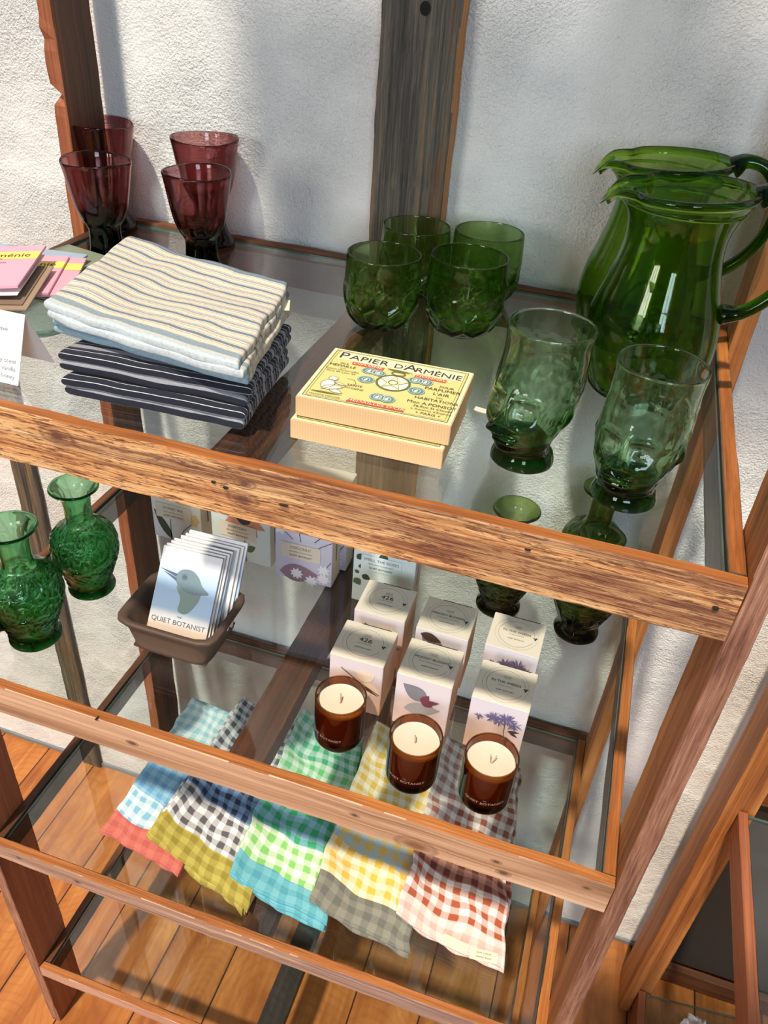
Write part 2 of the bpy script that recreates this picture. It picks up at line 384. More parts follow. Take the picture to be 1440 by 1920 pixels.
# unseen boards added overhead, shaped to throw shade on the wall and floor
for k, (x0, y0, x1, y1) in enumerate(((-0.86, -0.60, 1.2, -0.42), (-0.42, -0.45, -0.30, 0.5), (-0.28, -1.75, 1.2, -1.33))):
    b_ = board('trim_%d' % (k+2), (x0, y0, 2.2), (x1, y1, 2.3), 'x', {'d': BROWN}, jit=0); b_['kind'] = 'structure'
tr = board('trim_1', (-2.4, WALL - 0.006, ZF + 0.0004), (2.0, WALL - 0.0003, ZF + 0.012), 'x', {'d': plain('dusty_grey_blue_paint', srgb(120, 124, 128), 0.8, (60, 0.3))}, jit=0.002)
tr['kind'] = 'structure'
def post_notch(w_, l_, k): return l_
p1 = board('timber_post', (-0.4575, 0.506, ZF), (-0.365, WALL - 0.0005, 1.0), 'z', {'d': WEATHER, 's': ORANGE}, jit=0.0015, bev=0.002, seed=3)
tag(p1, 'grey weathered timber post on the wall between goblets and tumblers', 'post')
bolt = mesh('bolt_hole', *(lambda q: ([Vector((0.006*math.cos(a), -0.0012, 0.007*math.sin(a))) for a in q] + [Vector((0.005*math.cos(a), 0.0, 0.006*math.sin(a))) for a in q],
       [tuple(range(16))[::-1]] + [(i, (i+1) % 16, 16+(i+1) % 16, 16+i) for i in range(16)]))([2*PI*i/16 for i in range(16)]), plain('dark_bolt_hole', (0.006, 0.005, 0.004), 0.9))
bolt.parent = p1; bolt.matrix_parent_inverse = p1.matrix_basis.inverted(); bolt.location = (-0.4065, 0.5054, 0.291)
p2 = board('timber_post', (-1.150, 0.528, ZF), (-1.100, WALL - 0.0005, 1.0), 'z', {'d': WEATHER}, jit=0.0015, bev=0.002, seed=5)
tag(p2, 'grey weathered timber post on the wall behind the green vases', 'post')

# ------------------------------------------------------------------ the glass-topped display shelf
sh = thing('display_shelf', 'reclaimed wood display shelf with glass tiers, holding glassware, candles and towels', 'shelf')
legm = {'d': ORANGE, 'f': ROUGHSAWN, 's': ORANGE}
board('leg', (0, 0, ZF), (T, LD, 0.55), 'z', {'d': ORANGE, 'f': ROUGHSAWN}, sh, 0.0008, seed=1)
board('leg', (-W - T, 0, ZF), (-W, LD, 0.55), 'z', {'d': REDBROWN, 'f': ROUGHSAWN}, sh, 0.0008, seed=2)
board('leg', (0, YB, ZF), (T, YB + LD, 0.55), 'z', {'d': ORANGE}, sh, 0.0008, seed=3)
def notch(wp, lp, k):
    z = wp.z
    if wp.x < -W - T * 0.4 and wp.y < YB + LD * 0.4:
        g = max(0, 1 - abs(z - 0.165) / 0.013)
        lp = lp + Vector((0, 0, 0)); d = 0.012 * g + (0.004 * noise.noise(Vector((z * 90, 1, 2))) if z > 0.15 and z < 0.24 else 0)
        # local y,z of a z-board: local z is -world x
        lp = Vector((lp.x, lp.y + d * 0.9, lp.z - d * 0.7))
    return lp
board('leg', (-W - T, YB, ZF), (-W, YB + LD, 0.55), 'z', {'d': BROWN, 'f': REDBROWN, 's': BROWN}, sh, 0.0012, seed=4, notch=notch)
FM = [RAILA, RAILB, RAILC, RAILD]
for i, (z, h) in enumerate(zip(ZS, HS)):
    board('front_rail', (-W + 0.0004, 0.0, z - h), (-0.0004, 0.0128, z), 'x', {'d': ORANGE, 'f': FM[i], 't': LIPTOP}, sh, 0.0009, seed=i + 1)
    hb = 0.056 if i == 0 else 0.05
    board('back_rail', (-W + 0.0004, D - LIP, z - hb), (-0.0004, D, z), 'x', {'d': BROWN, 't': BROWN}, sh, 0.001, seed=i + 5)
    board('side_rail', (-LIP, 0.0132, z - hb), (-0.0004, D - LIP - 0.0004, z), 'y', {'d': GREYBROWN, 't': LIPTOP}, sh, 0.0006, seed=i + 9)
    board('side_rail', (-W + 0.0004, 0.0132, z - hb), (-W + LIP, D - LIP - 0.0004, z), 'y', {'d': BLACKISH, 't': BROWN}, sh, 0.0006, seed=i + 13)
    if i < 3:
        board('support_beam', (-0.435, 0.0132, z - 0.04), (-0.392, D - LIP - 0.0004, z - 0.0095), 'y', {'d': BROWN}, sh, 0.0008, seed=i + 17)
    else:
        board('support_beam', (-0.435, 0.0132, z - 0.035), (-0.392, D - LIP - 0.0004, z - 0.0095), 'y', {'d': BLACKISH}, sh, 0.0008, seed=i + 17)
    # the glass sheet of this tier
    g0, g1 = z + GT - 0.0045, z + GT
    x0, x1, y0, y1 = -W + LIP + 0.0015, -LIP - 0.0015, 0.0142, D - LIP - 0.0015
    vs = [(x, y, zz) for zz in (g0, g1) for x, y in ((x0, y0), (x1, y0), (x1, y1), (x0, y1))]
    mesh('glass_pane', vs, [(3, 2, 1, 0), (4, 5, 6, 7), (0, 1, 5, 4), (1, 2, 6, 5), (2, 3, 7, 6), (3, 0, 4, 7)], [PANE, PANEEDGE], sh, mi=[0, 0, 1, 1, 1, 1])
# nail heads on the front rails
NAIL = plain('rusty_dark_nail', (0.02, 0.014, 0.01), 0.6)
for nx, nz, na, nb_ in ((-0.419, -0.023, 0.0017, 0.0014), (-0.408, -0.026, 0.0022, 0.0014), (-0.356, -0.029, 0.0036, 0.0008), (-0.156, -0.014, 0.0022, 0.0010), (-0.0155, -0.0255, 0.0022, 0.0024), (-0.592, -0.368 - 0.052 + 0.02, 0.0015, 0.001)):
    q = [2*PI*i/14 for i in range(14)]
    mesh('nail_hole', [(nx + na*math.cos(a)*(1 + 0.25*math.sin(3*a)), -0.0018, nz + nb_*math.sin(a)*(1 + 0.3*math.cos(2*a))) for a in q] + [(nx + na*0.9*math.cos(a), 0.004, nz + nb_*0.9*math.sin(a)) for a in q],
         [tuple(range(14))] + [(i, 14+i, 14+(i+1) % 14, (i+1) % 14) for i in range(14)], NAIL, sh)

def G(i): return ZS[i] + GT + 0.0003      # a glass sheet's top

# ------------------------------------------------------------------ neighbouring shelf at the right
nb = thing('display_shelf', 'orange wood shelf standing low at the right, seen past the nearer leg', 'shelf')
board('leg', (0.211, 0.395, ZF), (0.232, 0.47, 0.5), 'z', {'d': ORANGE, 'f': ORANGE}, nb, 0.0008, seed=21)
board('leg', (0.2325, 0.41, ZF), (0.262, 0.43, 0.5), 'z', {'d': ORANGE}, nb, 0.0008, seed=22)
for z in (-0.72, -1.335):
    board('side_rail', (0.2345, -0.30, z - 0.05), (0.249, 0.405, z), 'y', {'d': REDBROWN, 't': REDBROWN}, nb, 0.0006, seed=23)
    board('back_rail', (0.2635, 0.47, z - 0.05), (0.95, 0.485, z), 'x', {'d': BROWN}, nb, 0.0006, seed=24)
    vs = [(x, y, zz) for zz in (z - 0.009, z - 0.004) for x, y in ((0.2505, -0.3), (0.95, -0.3), (0.95, 0.4695 if z < -1 else 0.4045), (0.2505, 0.4045))]
    mesh('glass_pane', vs, [(3, 2, 1, 0), (4, 5, 6, 7), (0, 1, 5, 4), (1, 2, 6, 5), (2, 3, 7, 6), (3, 0, 4, 7)], [PANE, PANEEDGE], nb, mi=[0, 0, 1, 1, 1, 1])
board('back_sheet', (0.263, 0.4865, ZF + 0.08), (0.95, 0.4965, -0.80), 'x', {'d': plain('shaded_wall_brown', srgb(44, 34, 27), 0.8, (80, 0.4))}, nb)  # added dark sheet; its brown stands in for the wall in shade

# ------------------------------------------------------------------ fabric
def weave(t, uv, c, s=1.0):
    n1 = t.noise(t.n('Mapping', {'Vector': uv, 'Scale': (650, 650, 1)}).outputs[0], 1, 2, 0.6)
    n2 = t.noise(t.n('Mapping', {'Vector': uv, 'Scale': (260, 1100, 1)}).outputs[0], 1, 2, 0.6)
    c = t.mix(t.val(n2, 0.35, 0.7, 0, 0.28 * s), c, (0.02, 0.02, 0.03))
    t.bsdf(c, 0.95, t.ma('ADD', n1, n2), 0.35, 0.0006, Sheen_Weight=0.08)
    return t.m
def striped(name, base, period, stops, wide=None):
    t = NT(name); uv = t.n('TexCoord').outputs['UV']; v = t.n('SeparateXYZ', {0: uv}).outputs[1]
    v = t.ma('ADD', v, t.ma('MULTIPLY', t.noise(t.n('Mapping', {'Vector': uv, 'Scale': (60, 300, 1)}).outputs[0], 1, 2), 0.0006))
    f = t.ma('FRACT', t.ma('DIVIDE', v, period))
    c = t.ramp(f, stops, 'CONSTANT')
    if wide:
        for a, b, col in wide:
            m = t.ma('MULTIPLY', t.val(v, a - 0.0006, a + 0.0006), t.val(v, b - 0.0006, b + 0.0006, 1, 0))
            c = t.mix(m, c, col)
    return weave(t, uv, c)
cr = srgb(222, 210, 192); bl = srgb(108, 128, 146); ln_ = srgb(150, 152, 150)
CREAM = striped('cream_blue_striped_linen', cr, 0.0250, [(0, cr), (0.07, ln_), (0.10, cr), (0.16, bl), (0.31, cr), (0.36, ln_), (0.39, cr), (0.55, ln_), (0.58, cr), (0.66, srgb(158, 168, 174)), (0.76, cr), (0.80, ln_), (0.83, cr)],
                [(-0.003, 0.010, srgb(196, 208, 214)), (0.012, 0.020, srgb(140, 160, 176)), (0.183, 0.190, srgb(96, 122, 140)), (0.190, 0.30, srgb(160, 178, 186))])
CREAM2 = striped('cream_linen_blue_hem', cr, 0.034, [(0, cr), (0.2, ln_), (0.23, cr), (0.45, srgb(176, 182, 184)), (0.62, cr), (0.8, ln_), (0.83, cr)],
                 [(-0.02, 0.008, srgb(150, 176, 192))])
nv = srgb(20, 26, 44); wh = srgb(214, 216, 222)
NAVY = striped('navy_white_striped_linen', nv, 0.0230, [(0, srgb(150, 152, 162)), (0.15, nv), (0.30, wh), (0.33, nv), (0.64, wh), (0.67, nv), (0.88, srgb(150, 152, 162))])
def gingham(name, cell, bands, L=0.34):
    t = NT(name); uv = t.n('TexCoord').outputs['UV']; sp = t.n('SeparateXYZ', {0: uv}); u, v = sp.outputs[0], sp.outputs[1]
    nz = t.ma('MULTIPLY', t.ma('SUBTRACT', t.noise(t.n('Mapping', {'Vector': uv, 'Scale': (40, 40, 1)}).outputs[0], 1, 3), 0.5), cell * 0.35)
    def st(x):
        f = t.ma('FRACT', t.ma('DIVIDE', t.ma('ADD', x, nz), cell)); f = t.ma('ABSOLUTE', t.ma('SUBTRACT', f, 0.5))
        return t.val(f, 0.22, 0.28)
    ck = t.ma('MULTIPLY', t.ma('ADD', st(u), st(v)), 0.5)
    k = t.ma('DIVIDE', v, L)
    A = t.ramp(k, [(max(0, a / L), c1) for a, c1, c2 in bands], 'CONSTANT'); B = t.ramp(k, [(max(0, a / L), c2) for a, c1, c2 in bands], 'CONSTANT')
    return weave(t, uv, t.mix(ck, B, A), 0.6)
w_ = srgb(240, 240, 236)
GING = [
 gingham('sky_blue_check_coral_hem', 0.0190, [(0, srgb(190, 92, 82), srgb(208, 116, 102)), (0.038, srgb(132, 186, 214), srgb(232, 240, 238)), (0.085, srgb(104, 162, 206), srgb(150, 198, 222)), (0.150, srgb(150, 200, 214), srgb(226, 238, 236))]),
 gingham('navy_grey_check_mustard_hem', 0.0190, [(0, srgb(150, 134, 48), srgb(190, 176, 86)), (0.044, srgb(92, 90, 96), srgb(240, 238, 236)), (0.105, srgb(34, 50, 78), srgb(128, 158, 200)), (0.185, srgb(84, 84, 92), srgb(226, 228, 230))]),
 gingham('green_check_turquoise_hem', 0.0205, [(0, srgb(84, 162, 178), srgb(122, 192, 204)), (0.036, srgb(136, 204, 112), srgb(240, 246, 232)), (0.095, srgb(54, 164, 112), srgb(146, 196, 220)), (0.165, srgb(116, 204, 128), srgb(226, 242, 226)), (0.24, srgb(72, 178, 128), srgb(206, 232, 220))]),
 gingham('yellow_check_grey_hem', 0.0205, [(0, srgb(112, 112, 104), srgb(148, 146, 132)), (0.046, srgb(232, 190, 80), srgb(246, 236, 206)), (0.105, srgb(220, 186, 96), srgb(176, 200, 208)), (0.17, srgb(232, 190, 84), srgb(246, 238, 214))]),
 gingham('rust_brown_check', 0.0205, [(0, srgb(222, 186, 176), srgb(244, 228, 222)), (0.036, srgb(176, 88, 54), srgb(244, 232, 226)), (0.095, srgb(112, 48, 38), srgb(196, 140, 120)), (0.13, srgb(176, 88, 54), srgb(244, 232, 226)), (0.2, srgb(150, 84, 62), srgb(226, 216, 212))]),
]
def folded(name, C4, z0, th, layers, mat, parent=None, amp=0.0015, seed=0, lift=None, nu=56, nv=64, skew=0.004, wob=0.0028, voff=0.0):
    """a folded cloth: several rounded layers; C4 = front-left, front-right, back-right, back-left (x, y)"""
    FL, FR, BR, BL = [Vector((*c, 0)) for c in C4]
    wid = ((FR-FL).length + (BR-BL).length) / 2; dep = ((BL-FL).length + (BR-FR).length) / 2
    lh = th / layers; vs = []; fs = []; uv = []
    def samples(n, ln, r):
        out = []
        ne = 7
        for i in range(ne): a = (PI/2) * i / ne; out.append((r * (1 - math.cos(a)) / ln, math.sin(a), r * a))
        mid = n - 2 * ne
        for i in range(mid + 1): x = (r + (ln - 2*r) * i / mid); out.append((x / ln, 1.0, r*PI/2 + (x - r)))
        for i in range(ne - 1, -1, -1): a = (PI/2) * i / ne; out.append((1 - r*(1-math.cos(a))/ln, math.sin(a), r*PI/2 + (ln-2*r) + r*PI/2 - r*a))
        return out
    for l in range(layers):
        rnd = random.Random(seed * 13 + l)
        ox, oy = rnd.uniform(-skew, skew), rnd.uniform(-skew, skew) + (0.0)
        if l == layers - 1: ox = oy = 0
        zc = z0 + lh * (l + 0.5); hh = lh * 0.56
        Ssm = samples(nu, wid, hh); Tsm = samples(nv, dep, hh); n1, n2 = len(Ssm), len(Tsm)
        base = len(vs)
        for side in (1, -1):
            for i, (s, ps, us) in enumerate(Ssm):
                for j, (t_, pt, vt) in enumerate(Tsm):
                    p = FL.lerp(FR, s).lerp(BL.lerp(BR, s), t_)
                    q = Vector((p.x * 16, p.y * 16, seed * 2.3 + l * 0.35))
                    e = wob * noise.noise(Vector((p.x * 30, p.y * 30, seed + l * 1.7)))
                    zz = zc + side * hh * math.sqrt(max(ps * pt, 0)) + amp * noise.noise(q) * 1.6 * (0.3 + 0.7 * (l + 1) / layers) + amp * 0.35 * noise.noise(q * 3.1)
                    if lift: zz += lift(s, t_, p)
                    vs.append((p.x + ox + e * (1 if 0.02 < s < 0.98 else 1.0), p.y + oy + e, zz)); uv.append((us + l * 0.003, (vt if side > 0 or vt > hh * 1.6 else -vt) + voff * (l - (layers-1)/2)))
        for i in range(n1 - 1):
            for j in range(n2 - 1):
                a = base + i*n2 + j; fs.append((a, a+n2, a+n2+1, a+1))
                b = a + n1*n2; fs.append((b, b+1, b+n2+1, b+n2))
    me = bpy.data.meshes.new(name); me.from_pydata(vs, [], fs)
    ul = me.uv_layers.new(name='UVMap')
    for lp in me.loops: ul.data[lp.index].uv = uv[lp.vertex_index]
    bm = bmesh.new(); bm.from_mesh(me); bmesh.ops.remove_doubles(bm, verts=bm.verts, dist=2e-5); bm.to_mesh(me); bm.free()
    me.polygons.foreach_set('use_smooth', [True]*len(me.polygons))
    return link(name, me, parent, [mat])
def sag(s, t, p): return -0.004 * math.sin(PI * s) * (0.4 + 0.6 * math.sin(PI * t)) - 0.004 * s * (1 - t)
z = G(0)
def stacked(name, C4, z0, th, layers, mat, label, **k):
    o = folded(name, C4, z0, th, layers, mat, **k); return tag(o, label, 'towel', 'striped linen towels stacked on the top shelf')
stacked('linen_towel', [(-0.588, 0.042), (-0.414, 0.050), (-0.432, 0.186), (-0.574, 0.205)], z + 0.0025, 0.019, 2, NAVY, 'navy linen towel with white stripes, lowest of the stack on the top glass', seed=1, amp=0.0006, skew=0.002, voff=0.0093)
stacked('linen_towel', [(-0.594, 0.050), (-0.413, 0.057), (-0.433, 0.196), (-0.580, 0.214)], z + 0.0240, 0.017, 2, NAVY, 'navy linen towel with white stripes, lying directly under the cream towels', seed=2, amp=0.0008, skew=0.002, voff=0.0088)
stacked('linen_towel', [(-0.616, 0.078), (-0.412, 0.056), (-0.440, 0.214), (-0.606, 0.245)], z + 0.0435, 0.013, 2, CREAM2, 'cream linen towel with pale blue hem, second from the top of the stack', seed=3, amp=0.0012, skew=0.003)
stacked('linen_towel', [(-0.618, 0.072), (-0.413, 0.040), (-0.445, 0.216), (-0.648, 0.262)], z + 0.060, 0.016, 2, CREAM, 'cream linen towel with blue grey stripes lying on top of the stack', seed=4, amp=0.0028, lift=sag, skew=0.003)
TAGM = plain('cream_cotton_tag', srgb(226, 214, 188), 0.9)
tg = mesh('care_tag', [(-0.4465, 0.205, 0.058), (-0.4385, 0.186, 0.055), (-0.4325, 0.190, 0.0545), (-0.4395, 0.208, 0.0575)], [(0, 1, 2, 3)], TAGM)
tg.parent = [o for o in bpy.data.objects if o.get('label', '').startswith('cream linen towel with blue grey')][0]; 

def lift_left(k):
    k = 0.019
    def f(s, t, p): return k * (1 - min(1, s / 0.35)) ** 1.5 + 0.0015 * math.sin(9 * s + 5 * t)
    return f
TQ = [
 ([(-0.690, 0.066), (-0.545, 0.040), (-0.585, 0.330), (-0.688, 0.345)], 'sky blue checked kitchen towel with coral hem, leftmost on the lower glass', 0.0),
 ([(-0.612, 0.080), (-0.428, 0.026), (-0.487, 0.360), (-0.596, 0.370)], 'navy and grey checked kitchen towel with mustard hem', 0.013),
 ([(-0.474, 0.066), (-0.318, 0.044), (-0.372, 0.372), (-0.490, 0.380)], 'green checked kitchen towel with turquoise hem', 0.013),
 ([(-0.350, 0.068), (-0.196, 0.048), (-0.240, 0.392), (-0.360, 0.400)], 'yellow checked kitchen towel with grey hem', 0.013),
 ([(-0.228, 0.088), (-0.070, 0.070), (-0.104, 0.400), (-0.236, 0.412)], 'rust brown and white checked kitchen towel, rightmost on the lower glass', 0.013)]
towels = []
for i, (c4, lb, lf) in enumerate(TQ):
    th = 0.0165
    o = folded('kitchen_towel', c4, G(2) + 0.0025, th, 3, GING[i], seed=20+i, amp=0.0012, lift=lift_left(lf) if lf else None, skew=0.0075, wob=0.006)
    tag(o, lb, 'towel', 'checked kitchen towels fanned on the lower glass'); towels.append(o)
# paper tags sewn at the brown towel's front corner
PRINT = plain('dark_print', srgb(60, 56, 54), 0.8)
for (cx, cy, rz) in ((-0.139, 0.081, -0.1), (-0.098, 0.079, 0.12)):
    Mx = Matrix.Translation((cx, cy, G(2) + 0.0205)) @ Matrix.Rotation(rz, 4, 'Z') @ Matrix.Rotation(0.12, 4, 'X')
    q = mesh('care_tag', [Mx @ Vector(v) for v in ((-0.019, -0.007, 0), (0.019, -0.007, 0), (0.019, 0.007, 0.001), (-0.019, 0.007, 0.001), (-0.019, -0.007, 0.0006), (0.019, -0.007, 0.0006), (0.019, 0.007, 0.0016), (-0.019, 0.007, 0.0016))],
             [(3, 2, 1, 0), (4, 5, 6, 7), (0, 1, 5, 4), (1, 2, 6, 5), (2, 3, 7, 6), (3, 0, 4, 7)], TAGM, towels[4])
    for k in range(2 if cx > -0.12 else 0):
        text('woven linen' if k else 'pure cotton', 0.0042, PRINT, Mx @ Matrix.Translation((0, 0.003 - 0.0055*k, 0.0022)), q)

# ------------------------------------------------------------------ goblets
def smooth(a, b, x): t = min(1, max(0, (x-a)/(b-a))); return t*t*(3-2*t)
def goblet(k):
    H = 0.132*k
    out = [(0, 0), (0.020, 0), (0.031, 0.001), (0.0325, 0.004), (0.028, 0.011), (0.0225, 0.024), (0.0205, 0.040), (0.0212, 0.052), (0.0270, 0.062), (0.0325, 0.076), (0.0370, 0.097), (0.0410, 0.120), (0.0432, 0.131), (0.0425, 0.1335)]
    inn = [(0.0425, 0.1335), (0.0405, 0.1315), (0.0385, 0.120), (0.0343, 0.097), (0.0295, 0.077), (0.022, 0.066), (0.010, 0.061), (0, 0.060)]
    return [(r*k, z*k) for r, z in out], [(r*k, z*k) for r, z in inn]
GOB = [('A', -0.744, 0.352, 0.93, 'plum glass goblet standing at the front left, right beside the booklets'), ('B', -0.826, 0.486, 1.0, 'plum glass goblet at the rear left, in front of the brown shelf leg'),
       ('C', -0.623, 0.368, 0.93, 'plum glass goblet behind the cream towel, front one of the right pair'), ('D', -0.676, 0.488, 1.0, 'plum glass goblet nearest the wall, rear one of the right pair')]
for nm, x, y, k, lb in GOB:
    a, b = goblet(k); sd = ord(nm)
    def mod(th, r, z, side, sd=sd):
        rr = r * (1 + 0.02*math.sin(2*th+sd)*smooth(0.05, 0.13, z)) ; f = 1 + (0.018*math.cos(6*th) if side == 0 and 0.008 < z < 0.05 else 0)
        return rr*f*math.cos(th), rr*f*math.sin(th), z + 0.0012*math.sin(2*th+sd*1.3)*smooth(0.08, 0.13, z)
    o = lathe('glass_goblet', a, b, PLUM, mod=mod); o.location = (x, y, G(0)); tag(o, lb, 'goblet', 'plum glass goblets at the back left of the top shelf')

# ------------------------------------------------------------------ faceted tumblers
def tumbler(th, r, z, side):
    x, y, zz = r*math.cos(th), r*math.sin(th), z
    if side == 0 and z > 0.001:
        # honeycomb of pressed hollows round the lower body
        nh = 9; u = th / (2*PI) * nh; ds = []
        for row in range(0, 4):
            zc = 0.001 + row * 0.0205; o = 0.5 * (row % 2)
            for c_ in (-1, 0, 1): ds.append(math.hypot((u - o - round(u - o) + c_) * 0.0275, z - zc))
        ds.sort(); e = ds[1] - ds[0]; k = smooth(0.058, 0.046, z)
        f = (r - 0.0026*k*smooth(0.0002, 0.0075, e) + 0.0012*k) / max(r, 1e-6)
        if r > 0.012: x *= f; y *= f
    return x, y, zz
to = [(0, 0), (0.014, 0), (0.021, 0.0015), (0.031, 0.008), (0.0385, 0.019), (0.0418, 0.033), (0.0425, 0.052), (0.0418, 0.070), (0.0410, 0.082), (0.0404, 0.0845)]
ti = [(0.0404, 0.0845), (0.0386, 0.0835), (0.0388, 0.070), (0.0392, 0.052), (0.0382, 0.034), (0.034, 0.020), (0.024, 0.011), (0, 0.0085)]
for x, y, k, rz, lb in [(-0.381, 0.326, 0.98, 0.3, 'green faceted glass tumbler at the front left of the four'), (-0.377, 0.440, 0.98, 1.0, 'green faceted glass tumbler at the rear left, before the timber post'),
                    (-0.293, 0.350, 1.03, 0.1, 'green faceted glass tumbler at the front right, the largest looking of the four'), (-0.293, 0.456, 1.0, 0.7, 'pale green faceted glass tumbler at the rear right against the white wall')]:
    o = lathe('glass_tumbler', [(r*k, z*k) for r, z in to], [(r*k, z*k) for r, z in ti], GREEN, mod=tumbler, segs=144, n=(80, 40))
    o.location = (x, y, G(0)); o.rotation_euler.z = rz; tag(o, lb, 'tumbler', 'green faceted tumblers before the timber post')

# ------------------------------------------------------------------ pitchers
def pitcher(x, y, rz, lb):
    po = [(0, 0.002), (0.030, 0.001), (0.043, 0.001), (0.053, 0.008), (0.0605, 0.030), (0.0635, 0.052), (0.0605, 0.082), (0.0520, 0.112), (0.0455, 0.140), (0.0450, 0.160), (0.050, 0.176), (0.0580, 0.188), (0.0615, 0.1915), (0.0628, 0.1945), (0.0615, 0.1975)]
    pi_ = [(0.0615, 0.1975), (0.0590, 0.1975), (0.0565, 0.1935), (0.0545, 0.188), (0.0472, 0.176), (0.0422, 0.160), (0.0428, 0.140), (0.0492, 0.112), (0.0577, 0.082), (0.0607, 0.052), (0.0577, 0.031), (0.050, 0.012), (0.038, 0.007), (0, 0.006)]
    def mod(th, r, z, side):
        d = math.atan2(math.sin(th-PI), math.cos(th-PI))            # the spout points to -x
        k = smooth(0.165, 0.196, z); g = math.exp(-(abs(d)/0.44)**2.8)
        pinch = -0.10 * math.exp(-((abs(d)-0.72)/0.22)**2)
        kk = smooth(0.168, 0.194, z); rr = r * (1 + k*pinch + 0.17*g*kk**1.5); zz = z + 0.004*g*k - 0.021*g*g*smooth(0.184, 0.1945, z) + 0.007*k*math.cos(th)*0.6
        rr *= 1 + 0.006*math.sin(3*th)
        return rr*math.cos(th), rr*math.sin(th), zz
    t = thing('glass_pitcher', lb, 'pitcher', (x, y, G(0)), rz, 'green glass pitchers at the back right')
    lathe('body', po, pi_, DEEPGREEN, t, mod=mod, segs=128, n=(80, 80))
    def rd(u): return 0.0062 + 0.0045*math.exp(-(u/0.10)**2) + 0.003*math.exp(-((1-u)/0.08)**2)
    tube('handle', [(0.058, 0, 0.196), (0.070, 0, 0.2035), (0.090, 0, 0.198), (0.106, 0, 0.175), (0.108, 0, 0.148), (0.096, 0, 0.118), (0.076, 0, 0.097), (0.0575, 0, 0.091)], rd, DEEPGREEN, t, n=60, m=16, flat=1.3)
    tube('rim_thread', [(0.0532*math.cos(a)*1.0, 0.0532*math.sin(a), 0.1825) for a in [PI+0.5 + (2*PI-1.0)*i/24 for i in range(25)]], 0.0016, DEEPGREEN, t, n=96, m=8)
pitcher(-0.097, 0.292, -0.02, 'tall green glass pitcher, front one of two, with its handle cut by the photo edge')
pitcher(-0.115, 0.405, 0.0, 'tall green glass pitcher standing behind the other, against the wall')

# ------------------------------------------------------------------ glasses and vases in the shape of a head
def gau(x, s): return math.exp(-(x/s)**2)
def face(a, b):
    """relief of a calm face; a sideways, b upwards from chin 0 to brow 1 (units of face height)"""
    h = 0
    h += 0.16*gau(a, 0.055 + 0.07*smooth(0.62, 0.42, b))*smooth(0.34, 0.42, b)*(0.25 + 0.75*smooth(0.80, 0.44, b))*smooth(1.0, 0.78, b)
    h += 0.05*gau(abs(a)-0.085, 0.05)*gau(b-0.43, 0.05)
    h += 0.030*gau(b-0.75-0.09*math.cos(min(abs(a), 0.5)*5.5-1.0), 0.030)*smooth(0.42, 0.26, abs(a))*smooth(0.02, 0.10, abs(a))
    h -= 0.065*gau(abs(a)-0.19, 0.12)*gau(b-0.66, 0.085)
    h += 0.060*gau(abs(a)-0.19, 0.095)*gau(b-0.65, 0.040)
    h -= 0.020*gau(abs(a)-0.20, 0.10)*gau(b-0.645, 0.010)
    lipw = smooth(0.20, 0.12, abs(a))
    h += 0.055*gau(b-0.275, 0.028)*lipw + 0.060*gau(b-0.205, 0.030)*smooth(0.17, 0.09, abs(a)) - 0.02*gau(b-0.240, 0.012)*lipw
    h -= 0.025*gau(a, 0.03)*gau(b-0.33, 0.03)
    h += 0.055*gau(a, 0.13)*gau(b-0.06, 0.07)
    h += 0.03*gau(abs(a)-0.28, 0.12)*gau(b-0.45, 0.14)
    return h
def headglass(x, y, fd, k, lb, seed):
    """a footed drinking glass whose lower body is a head; fd = direction the face looks"""
    out = [(0, 0.001), (0.020, 0), (0.0295, 0.0008), (0.0305, 0.004), (0.0290, 0.009), (0.0272, 0.015), (0.0290, 0.025), (0.0330, 0.040), (0.0365, 0.056), (0.0382, 0.074), (0.0382, 0.092), (0.0386, 0.108), (0.0398, 0.118), (0.0394, 0.1205)]
    inn = [(0.0394, 0.1205), (0.0374, 0.1195), (0.0362, 0.108), (0.0356, 0.092), (0.0352, 0.074), (0.0332, 0.056), (0.0290, 0.040), (0.0235, 0.026), (0.013, 0.019), (0, 0.018)]
    cx, cy = math.cos(fd), math.sin(fd)
    def mod(th, r, z, side):
        r *= 0.89
        d = math.atan2(math.sin(th-fd), math.cos(th-fd))
        F = 0.064; b = (z - 0.017) / F; a = d * r / F
        rel = 1.25 * face(a, b) * F * smooth(-0.06, 0.05, b) * smooth(1.2, 0.95, b) if side == 0 else face(a, b)*F*0.5*smooth(0.2, 0.35, b)*smooth(1.2, 0.95, b)
        rr = r + (rel if r > 0.012 else 0)
        if side == 0 and z > 0.012:                                   # hair and ears at the sides and back
            rr += 0.0011*noise.noise(Vector((math.cos(th)*5, math.sin(th)*5, z*150+seed)))*smooth(0.8, 1.4, abs(d))*smooth(0.02, 0.035, z)*smooth(0.105, 0.08, z)
            rr += 0.004*gau(abs(d)-1.55, 0.16)*gau(z-0.052, 0.011)
        rr += 0.0005*noise.noise(Vector((math.cos(th)*3, math.sin(th)*3, z*60+seed)))
        jaw = smooth(0.012, 0.026, z)*smooth(0.075, 0.04, z)
        off = 0.0055*jaw*math.cos(d) + 0.0055*smooth(0.02, 0.06, z)*smooth(0.11, 0.06, z)*0.4
        nk = 0.006*smooth(0.010, 0.02, z)*smooth(0.06, 0.03, z)       # the nape draws in
        rr += off - nk*smooth(1.2, 2.6, abs(d))
        px, py = rr*math.cos(th), rr*math.sin(th)
        sh_ = 0.008*smooth(0.03, 0.10, z)
        if side == 1 and z > 0.119 or side == 0 and z > 0.119: pass
        return (px - cx*sh_)*k, (py - cy*sh_)*k, z*k
    o = lathe('head_glass', out, inn, PALEGREEN, mod=mod, segs=176, n=(150, 70)); o.location = (x, y, G(0))
    return tag(o, lb, 'glass', 'green face-shaped glasses at the front right')
